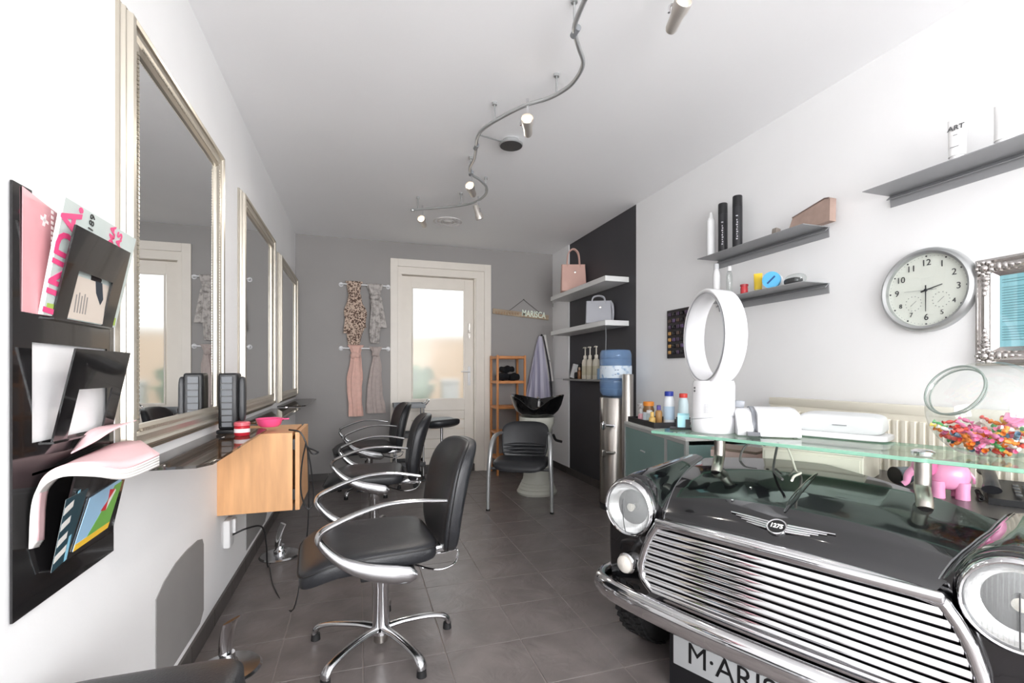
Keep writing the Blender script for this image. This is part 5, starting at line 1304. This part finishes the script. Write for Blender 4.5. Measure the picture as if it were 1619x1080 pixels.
# bladeless fan
fp = PZ(1128, 683, ZG)
t = thing('bladeless_fan', 'white bladeless ring fan on a cylindrical base on the glass counter', 'fan', (fp.x, fp.y, ZT), -1.80)
B().lathe([(0, 0), (0.083, 0), (0.087, 0.006), (0.085, 0.06), (0.083, 0.064), (0.083, 0.20), (0.078, 0.215), (0.0, 0.215)], 48).done('base', white_gloss, t)
B().tube([(0.0865 * math.cos(a), 0.0865 * math.sin(a), 0.062 + 0.012 * math.sin(a * 1.0 + 1.0)) for a in [2 * PI * k / 48 for k in range(48)]], 0.0018, 6, closed=True).done('base_seam', M('seam_pale', 'b9bbbe', 0.4), t)
vg = B()
for k in range(16):
    a = -0.92 + 0.62 * k / 15
    for j in range(8): vg.box((0.0833 * math.cos(a), 0.0833 * math.sin(a), 0.085 + 0.005 * j), (0.0016, 0.002, 0.0025), RZ(a))
vg.done('intake_grille', M('intake_grey', 'a9abad', 0.5), t, smooth=False)['kind'] = 'stuff'
for z in (0.185, 0.172): B().superq((0.004, -0.083, z), (0.005, 0.005, 0.004), 1, 1, 6, 10).done('button', dark_grey, t)
rings = []
RR = 0.195
ring_c = Vector((0, 0, 0.215 + RR - 0.012))
secn = [(-0.046, 0.004), (-0.048, 0.0), (-0.044, -0.010), (-0.02, -0.018), (0.02, -0.022), (0.042, -0.016), (0.046, -0.006), (0.042, 0.0), (0.0, 0.004), (-0.038, 0.006)]
for k in range(72):
    a = 2 * PI * k / 72
    rings.append([ring_c + Vector(((RR + o) * 0.86 * math.sin(a) if False else (RR + o) * math.sin(a) * 0.93, y, (RR + o) * math.cos(a))) for y, o in secn])
B().loft(rings, True, False, loop=True).done('air_ring', white_gloss, t, ang=50)
rs = [ring_c + Vector(((RR - 0.012) * math.sin(2 * PI * k / 72) * 0.93, -0.0455, (RR - 0.012) * math.cos(2 * PI * k / 72))) for k in range(72)]
B().tube(rs, 0.003, 6, closed=True).done('air_slit', M('slit_grey', 'a4a6a9', 0.4), t)
# card holder
cp = PZ(1080, 679, ZG)
t = thing('card_holder', 'black desk holder with light blue appointment cards on the glass counter', 'card holder', (cp.x, cp.y, ZT), -YAW - 0.35)
B().b2((-0.055, -0.03, 0), (0.055, 0.03, 0.008), 0.002, 1).done('base', black_plastic, t)
B().b2((-0.028, -0.02, 0.008), (-0.024, 0.03, 0.045)).b2((0.026, -0.02, 0.008), (0.03, 0.03, 0.045)).b2((0.010, -0.022, 0.008), (0.03, -0.018, 0.045)).b2((-0.03, 0.028, 0.008), (0.03, 0.032, 0.05)).done('holder', black_plastic, t, smooth=False)
for k in range(4): B().b2((-0.023, -0.014 + 0.010 * k, 0.009), (0.025, -0.008 + 0.010 * k, 0.062 + 0.002 * k), 0.0008, 1).done('card', M('card_blue', 'a9dbe4', 0.5), t, smooth=False)
# payment terminal / label printer
tp = PZ(1210, 688, ZG)
t = thing('receipt_printer', 'white receipt printer with grey curved lid on the glass counter', 'printer', (tp.x, tp.y, ZT), -YAW - 0.30)
def rp(z, y0, y1, x): return [Vector((x, y0, z[0])), Vector((x, y1, z[1]))]
prof_ = [(-0.07, 0.004), (0.08, 0.004), (0.085, 0.10), (0.03, 0.108), (-0.03, 0.09), (-0.055, 0.045), (-0.075, 0.03)]
def shell(x0, x1, inset=0.0): return [[Vector((x, y, z)) for y, z in prof_] for x in (x0, x1)]
B().loft([[Vector((x, y * sc, z * sc2)) for y, z in prof_] for x, sc, sc2 in ((-0.11, 0.9, 0.86), (-0.10, 1.0, 0.96), (-0.055, 1.0, 0.98))]).done('side_shell', white_gloss, t, ang=50)
B().loft([[Vector((x, y * sc, z * sc2)) for y, z in [(-0.085, 0.004), (0.085, 0.004), (0.09, 0.105), (0.02, 0.112), (-0.05, 0.098), (-0.075, 0.085)]] for x, sc, sc2 in ((-0.04, 1, 1.0), (0.09, 1.02, 1.0), (0.108, 0.95, 0.94))]).done('body_shell', white_gloss, t, ang=50)
B().loft([[Vector((x, y, z)) for y, z in [(-0.055, 0.05), (-0.035, 0.094), (0.03, 0.1125), (0.08, 0.106), (0.08, 0.01), (-0.05, 0.01)]] for x in (-0.0545, -0.0405)]).done('lid', M('printer_grey', '8b8e94', 0.35), t, ang=50)
B().loft([[Vector((x, y, z)) for y, z in [(-0.105, 0.006), (-0.07, 0.002), (0.0, 0.002), (0.0, 0.02), (-0.095, 0.02)]] for x in (-0.08, -0.035)]).done('paper_slot', M('printer_dark', '6b6c70', 0.3), t, ang=40)
B().box((-0.085, 0.06, 0.118), (0.035, 0.02, 0.03), RY(0.1), 0.003).done('sensor_head', M('printer_grey'), t)
for x in (-0.03, 0.09): B().cyl((x, -0.06, 0.0), (x, -0.06, 0.006), 0.008, n=12).done('foot', rubber, t)
# printer cables
def cable(pts, r, m, label):
    o = B().tube(catmull(pts, 7), r, 8).done('cable', m); tag(o, label, 'cable')
c0 = tp
cable([PD(1190, 697, 2.05), PD(1175, 710, 2.04), PD(1170, 728, 2.02), PD(1174, 743, 2.0), PD(1182, 748, 1.98)], 0.0045, M('cable_grey', '6b6a68', 0.5), 'grey cable dropping behind the glass counter beside the steel post')
cable([PD(1230, 700, 1.93), PD(1225, 725, 1.90), PD(1223, 743, 1.82), PD(1230, 752, 1.72), PD(1237, 758, 1.66)], 0.0045, M('cable_dark', '4a4948', 0.5), 'dark grey cable hanging under the receipt printer')
cable([PD(1243, 702, 1.90), PD(1252, 725, 1.86), PD(1259, 745, 1.80), PD(1266, 748, 1.74), PD(1256, 753, 1.66), PD(1252, 760, 1.60)], 0.004, M('cable_white', 'd8d4c8', 0.5), 'white cable hanging onto the bonnet under the receipt printer')
# grey white device behind
gp = PZ(1322, 694, ZG)
t = thing('card_reader_box', 'pale grey flat box device with rounded lid on the glass counter', 'device', (gp.x + 0.05, gp.y + 0.02, ZT), EA)
B().superq((0, 0, 0.012), (0.155, 0.075, 0.012), 0.3, 0.25).done('base', white_plastic, t)
B().superq((0, 0, 0.058), (0.145, 0.068, 0.036), 0.4, 0.3, 16, 40, f=lambda p: Vector((p.x * (1 - 0.08 * (p.z + 0.04) / 0.08), p.y, p.z + 0.06 * p.y))).done('lid', M('pale_grey_lid', 'd6d8d8', 0.35), t)
B().b2((-0.01, -0.073, 0.052), (0.035, -0.0665, 0.055)).done('slot', grey_plastic, t, smooth=False)
# cash drawer on the desk
q0 = PZ(1205, 745, ZD); q1 = PZ(1365, 768, ZD)
t = thing('cash_drawer', 'cream metal cash drawer on the desk under the glass counter', 'cash drawer', (q0.x, q0.y, ZD + 0.0008), math.atan2(q1.y - q0.y, q1.x - q0.x))
LW = (Vector((q1.x, q1.y)) - Vector((q0.x, q0.y))).length
B().b2((0, 0, 0), (LW, 0.27, 0.115), 0.003, 1).done('drawer_box', cream_plastic, t, smooth=False)
B().b2((-0.004, -0.004, 0.1), (LW + 0.004, 0.272, 0.128), 0.003, 1).done('lid', cream_plastic, t, smooth=False)
B().b2((0.01, -0.003, 0.008), (LW - 0.01, -0.0005, 0.09), 0.001, 1).done('drawer_front', cream_plastic, t, smooth=False)
B().superq((0.012, -0.006, 0.112), (0.008, 0.006, 0.006), 1, 1, 6, 10).done('lock', black_plastic, t)
# paper stack beside the drawer
for k, (m, dx, rz, lab) in enumerate(((M('pap_green', '2f9c7c', 0.5), 0.0, 0.3, 'green folder lying under the papers on the desk'), (M('pap_pink', 'e3c6c0', 0.6), 0.01, 0.1, 'stack of pinkish papers lying on the green folder'), (M('pap_brown', '8d7d72', 0.6), 0.03, -0.1, 'brown grey notebook topmost on the paper stack'))):
    o = B().b2((-0.105, -0.075, 0), (0.105, 0.075, 0.012 + 0.02 * (k == 1)), 0.001, 1).done('paper_stack', m, smooth=False)
    b0 = PZ(1178, 735, ZD)
    o.location = (b0.x + 0.06 + dx * 0.3, b0.y + 0.10, ZD + 0.0008 + (0, 0.013, 0.046)[k]); o.rotation_euler.z = EA + rz * 0.3
    tag(o, lab, 'papers')
# pink elephant
ep = PZ(1492, 788, ZD)
t = thing('elephant_figurine', 'glossy pink elephant money box on the dark desk', 'figurine', (ep.x + 0.02, ep.y + 0.02, ZD + 0.0006), -YAW - 0.5)
pk = M('pink_ceramic', 'e79bc0', 0.28, coat=0.3)
B().superq((0.02, 0, 0.075), (0.055, 0.042, 0.05), 0.9, 0.9, 16, 28).done('body', pk, t)
for x in (-0.012, 0.05):
    for y in (-0.022, 0.022): B().lathe([(0, 0), (0.019, 0), (0.018, 0.03), (0.02, 0.055), (0, 0.055)], 18, (x, y, 0)).done('leg', pk, t)
hd = B().superq((-0.045, 0, 0.092), (0.034, 0.034, 0.034), 1, 1, 12, 22).done('head', pk, t)
for s in (-1, 1): B().superq((-0.035, s * 0.036, 0.10), (0.022, 0.007, 0.028), 1, 1, 10, 18, rot=RZ(-s * 0.4)).done('ear', M('pink_deep', 'dd6f9f', 0.3), hd)
B().tube(catmull([(-0.066, 0, 0.085), (-0.085, 0, 0.065), (-0.09, 0, 0.04), (-0.1, 0, 0.03)], 5), [0.016, 0.012, 0.010, 0.009], 12).done('trunk', pk, hd)
B().tube(catmull([(0.07, 0, 0.085), (0.082, 0, 0.07), (0.084, 0, 0.05)], 4), [0.006, 0.004, 0.004], 8).done('tail', pk, t)
tpp = PZ(1428, 766, ZD)
t = thing('tape_dispenser', 'grey cylindrical tape roll holder beside the pink elephant', 'tape', (tpp.x + 0.02, tpp.y + 0.02, ZD + 0.0305), -YAW + 0.1)
B().lathe([(0.012, -0.028), (0.03, -0.028), (0.03, 0.028), (0.012, 0.028)], 28, mat=RY(PI / 2), cap=False).done('tape_roll', M('slate_blue_grey', '66727c', 0.25), t)
B().lathe([(0.012, -0.0285), (0.0305, -0.0285), (0.0305, -0.024), (0.012, -0.024)], 28, mat=RY(PI / 2)).done('rim', black_plastic, t)
# phone
ph_ = PZ(1592, 782, ZD)
t = thing('desk_phone', 'black desk phone with handset on the dark desk', 'phone', (ph_.x - 0.105, ph_.y - 0.075, ZD + 0.0006), -YAW - 0.7)
B().loft([[Vector((x, y, z)) for y, z in ((-0.08, 0.0), (0.08, 0.0), (0.085, 0.055), (-0.08, 0.02))] for x in (-0.07, 0.09)]).done('phone_body', black_plastic, t, smooth=False)
B().tube(catmull([(-0.062, -0.075, 0.045), (-0.06, -0.03, 0.065), (-0.06, 0.04, 0.082), (-0.062, 0.085, 0.078)], 6), [(0.024, 0.016), (0.018, 0.012), (0.018, 0.012), (0.024, 0.016)], 14, lateral=(1, 0, 0)).done('handset', M('phone_black', '232326', 0.25), t)
for r_ in range(4):
    for c_ in range(3): B().box((0.0 + 0.022 * c_, -0.05 + 0.025 * r_, 0.034 + 0.0053 * r_), (0.015, 0.014, 0.006), RX(0.21), 0.002).done('key', dark_grey, t)
B().tube([(-0.085 + 0.006 * math.cos(k * 0.9), -0.08 + 0.0016 * k, 0.012 + 0.006 * math.sin(k * 0.9)) for k in range(90)], 0.0018, 6).done('coil_cord', black_plastic, t)
# fish bowl with candy
bq = PZ(1564, 722, ZG)
BR = 0.146
t = thing('candy_bowl', 'tilted round clear glass bowl full of wrapped candies', 'bowl', (bq.x, bq.y, ZT))
bcn = Vector((0, 0, 0.136))
rt = Vector((_c, -_s, 0)); fw_ = Vector((_s, _c, 0))
od = (-rt * 0.92 + Vector((0, 0, 1)) * 0.46 - fw_ * 0.14).normalized()
qm = Vector((0, 0, 1)).rotation_difference(od).to_matrix()
open_a = math.radians(30)
prof = []
for i in range(40):
    a = PI - (PI - open_a) * i / 39
    prof.append((BR * math.sin(a), BR * math.cos(a)))
prof.append((BR * math.sin(open_a) + 0.004, BR * math.cos(open_a) + 0.012))
def flat(p):
    q = qm @ p
    if q.z < -0.130: q.z = -0.130 - (q.z + 0.130) * -0.02
    return qm.inverted() @ q
bo = B().lathe(prof, 64, bcn, qm, cap=False, f=flat).done('glass_sphere', bowl_glass, t, ang=60)
B().tube([bcn + qm @ Vector(((BR * math.sin(open_a) + 0.005) * math.cos(2 * PI * k / 64), (BR * math.sin(open_a) + 0.005) * math.sin(2 * PI * k / 64), BR * math.cos(open_a) + 0.013)) for k in range(64)], 0.003, 10, closed=True).done('glass_rim', M('rim_glass', 'a9b5ae', 0.05, trans=0.6, ior=1.4), bo)
B().tube([bcn + qm @ Vector(((BR * math.sin(open_a) + 0.001) * math.cos(2 * PI * k / 64), (BR * math.sin(open_a) + 0.001) * math.sin(2 * PI * k / 64), BR * math.cos(open_a) - 0.001)) for k in range(64)], 0.0022, 8, closed=True).done('neck_line', M('rim_glass'), bo)
ccols = {'orange': 'ef8f3c', 'yellow': 'f3cf4f', 'pink': 'ee8db5', 'green': '5fae6c', 'red': 'dc5a50', 'white': 'f1ece6', 'slate blue': '6f8ba1'}
cmesh = {}
for cn, hx in ccols.items():
    b = B().superq((0, 0, 0), (0.012, 0.008, 0.007), 0.8, 0.8, 6, 10)
    for s in (-1, 1):
        b.lathe([(0.002, 0.0), (0.008, 0.011)], 8, (s * 0.011, 0, 0), RY(s * PI / 2), cap=False)
    cmesh[cn] = b.done('candy', M('candy_' + cn.replace(' ', '_'), hx, 0.3), smooth=True)
rr = random.Random(11)
names = list(ccols); cnt = 0
wts = [5, 3, 5, 2, 3, 4, 2]
first = set()
B0 = Vector((bq.x, bq.y, ZT)) + bcn
for layer in range(5):
    z = -0.118 + 0.0175 * layer
    R_ = math.sqrt(max(0, (BR - 0.016) ** 2 - z * z))
    k = 0
    nring = [(0.25, 4), (0.6, 9), (0.95, 15)] if layer else [(0.4, 4), (0.85, 7)]
    for fr_, nn in nring:
        for j in range(nn):
            a = 2 * PI * (j + 0.37 * layer) / nn + fr_ * 3
            slope = 0.010 * layer * 0.35 * math.sin(a * 1.0 + 2)
            p = B0 + Vector((R_ * fr_ * math.cos(a), R_ * fr_ * math.sin(a), z + (0.012 * (fr_ - 0.5)) + slope))
            v = p - B0
            if v.length > BR - 0.0135: p = B0 + v * ((BR - 0.0135) / v.length)
            cn = rr.choices(names, wts)[0]
            if cn not in first: o = cmesh[cn]; first.add(cn)
            else: o = cmesh[cn].copy(); COL.objects.link(o)
            o.location = p; o.scale = (0.85, 0.85, 0.85); o.rotation_euler = (rr.uniform(-0.5, 0.5), rr.uniform(-0.5, 0.5), rr.uniform(0, 6.28))
            tag(o, f'small {cn} wrapped candy in the tilted glass bowl', 'candy', f'{cn} candies in the glass bowl')
for cn in names:
    if cn not in first: bpy.data.objects.remove(cmesh[cn])
for k in range(4):
    o = B().box((0, 0, 0), (0.075, 0.016, 0.007), bev=0.003).done('candy_bar', M('candy_pink'))
    o.location = B0 + rt * (0.035 + 0.006 * k) - fw_ * (0.062 - 0.02 * k) + Vector((0, 0, -0.03 + 0.004 * k)); o.rotation_euler = (0.1, -0.2, -YAW + 0.25 + 0.15 * k)
    tag(o, 'flat pink candy bar lying on the candies in the bowl', 'candy bar', 'pink candy bars in the glass bowl')

# ================================================================== CEILING
ZTk = 2.455
t = thing('track_light', 'curved silver ceiling track light with adjustable spot heads', 'track light', (0.9, 3.0, ZC))
TO = Vector((0.9, 3.0, ZC))
tp_px = [(930, -12), (918, 15), (908, 45), (915, 75), (922, 98), (915, 118), (898, 138), (868, 155), (832, 166), (795, 184), (765, 203), (755, 217), (753, 232), (750, 250), (743, 265), (746, 276), (758, 284), (769, 296), (767, 308), (752, 319), (728, 325), (690, 329), (650, 332)]
tpath = catmull([PZ(u, v, ZTk) - TO for u, v in tp_px], 5)
B().tube(tpath, (0.0095), 12).done('track', silver_paint, t)
B().superq(PZ(653, 332, ZTk) - TO, (0.016, 0.014, 0.012), 0.5, 0.5).done('end_cap', silver_paint, t)
for u, v in ((908, 40), (880, 150), (782, 192), (744, 272), (768, 302), (729, 325), (661, 331)):
    p = PZ(u, v, ZTk) - TO
    B().cyl(p, Vector((p.x, p.y, -0.012)), 0.0045, n=10).cyl(Vector((p.x, p.y, -0.014)), Vector((p.x, p.y, 0.0)), 0.013, n=16).done('ceiling_mount', silver_paint, t)
for u, v in ((910, 50), (753, 232), (745, 274)):
    p = PZ(u, v, ZTk) - TO
    B().cyl(p - Vector((0, 0.025, 0)), p + Vector((0, 0.025, 0)), 0.0125, n=14).done('track_joint', grey_plastic, t)
lampm = M('halogen_face', 'fff0dd', 0.3, emit=4.0, ecol='ffe6c8')
def spot_head(parent, origin, p, aim, lit=True, power=26.0):
    """p = point on the track (local), aim = direction of the beam"""
    aim = Vector(aim).normalized()
    top = p + Vector((0, 0, 0.03)); bot = p + Vector((0, 0, -0.055))
    h = B().cyl(top, bot, 0.007, n=12).box(bot - Vector((0, 0, 0.008)), (0.012, 0.022, 0.024), None, 0.003).done('spot_arm', chrome, parent)
    c = bot + Vector((0, 0, -0.045))
    q = Vector((0, 0, 1)).rotation_difference(aim).to_matrix()
    sd = aim.cross(Vector((0, 0, 1)))
    sd = sd.normalized() if sd.length > 0.1 else Vector((1, 0, 0))
    B().tube(catmull([bot + Vector((0, 0, -0.01)), bot + sd * 0.03 + Vector((0, 0, -0.02)), c + sd * 0.034], 4), (0.005), 8).done('yoke', chrome, h)
    B().lathe([(0.0, -0.065), (0.018, -0.065), (0.022, -0.055), (0.024, -0.01), (0.031, 0.02), (0.031, 0.045), (0.028, 0.045), (0.022, 0.032)], 28, c, q, cap=False).done('spot_can', M('spot_can', 'cfc9c2', 0.3, 0.7), h)
    B().lathe([(0.021, 0.034), (0.012, 0.037), (0.0, 0.038)], 24, c, q, cap=False).done('lamp_face', lampm if lit else M('lamp_off', 'cfd0d2', 0.2, 0.5), h)
    if lit:
        l = bpy.data.lights.new('halogen', 'SPOT'); l.energy = power; l.color = (1, 0.93, 0.86); l.spot_size = math.radians(110); l.spot_blend = 1.0; l.shadow_soft_size = 0.02
        o = bpy.data.objects.new('halogen', l); COL.objects.link(o); o.parent = parent
        o.location = c + aim * 0.05; o.rotation_euler = (-Vector((aim.x, aim.y, -0.75))).to_track_quat('Z', 'Y').to_euler()
spot_head(t, TO, PZ(834, 166, ZTk) - TO, (-0.30, -0.75, 0.22))
spot_head(t, TO, PZ(745, 276, ZTk) - TO, (-0.35, -0.7, 0.2))
spot_head(t, TO, PZ(668, 331, ZTk) - TO, (-0.3, -0.75, 0.2))
spot_head(t, TO, PZ(756, 317, ZTk) - TO, (0.35, 0.1, -0.9), False)
# transformer
p = PZ(808, 222, ZC); p.z = ZC
tr = B().lathe([(0, 0), (0.05, 0), (0.052, -0.012), (0.072, -0.024), (0.072, -0.032), (0.068, -0.036), (0.0, -0.036)], 40, p - TO).done('transformer', silver_paint, t)
B().lathe([(0.0, -0.0365), (0.068, -0.0363)], 40, p - TO, cap=False).done('cover_disc', dark_grey, tr)
B().tube([PZ(757, 213, ZTk) - TO, p - TO + Vector((-0.055, 0.0, -0.016))], 0.005, 8).done('feed_rod', silver_paint, tr)
# second spot rail overhead
sp = PZ(1072, 6, ZTk)
t = thing('ceiling_spot', 'single chrome ceiling spot with round lamp head above the desk', 'spotlight', (sp.x, sp.y, ZC))
B().cyl((0, 0, 0), (0, 0, -0.02), 0.05, 0.045, n=28).done('ceiling_plate', silver_paint, t)
spot_head(t, sp, Vector((0, 0, ZTk - ZC + 0.065)), (-0.15, -0.8, 0.25), True, 8.0)
# ceiling vent
p = PZ(708, 350, ZC)
t = thing('ceiling_vent', 'round white ceiling vent with concentric rings near the track light', 'vent', (p.x, p.y, ZC))
for r_ in (0.135, 0.10, 0.065): B().lathe([(r_ - 0.012, 0), (r_ - 0.012, -0.006), (r_ - 0.006, -0.010), (r_, -0.006), (r_, 0)], 40, cap=False).done('ring', M('vent_white', 'd9d6d4', 0.5), t)
B().lathe([(0.0, -0.014), (0.04, -0.012), (0.042, -0.004), (0.042, 0.0)], 32, cap=False).done('centre_cap', M('vent_white'), t)
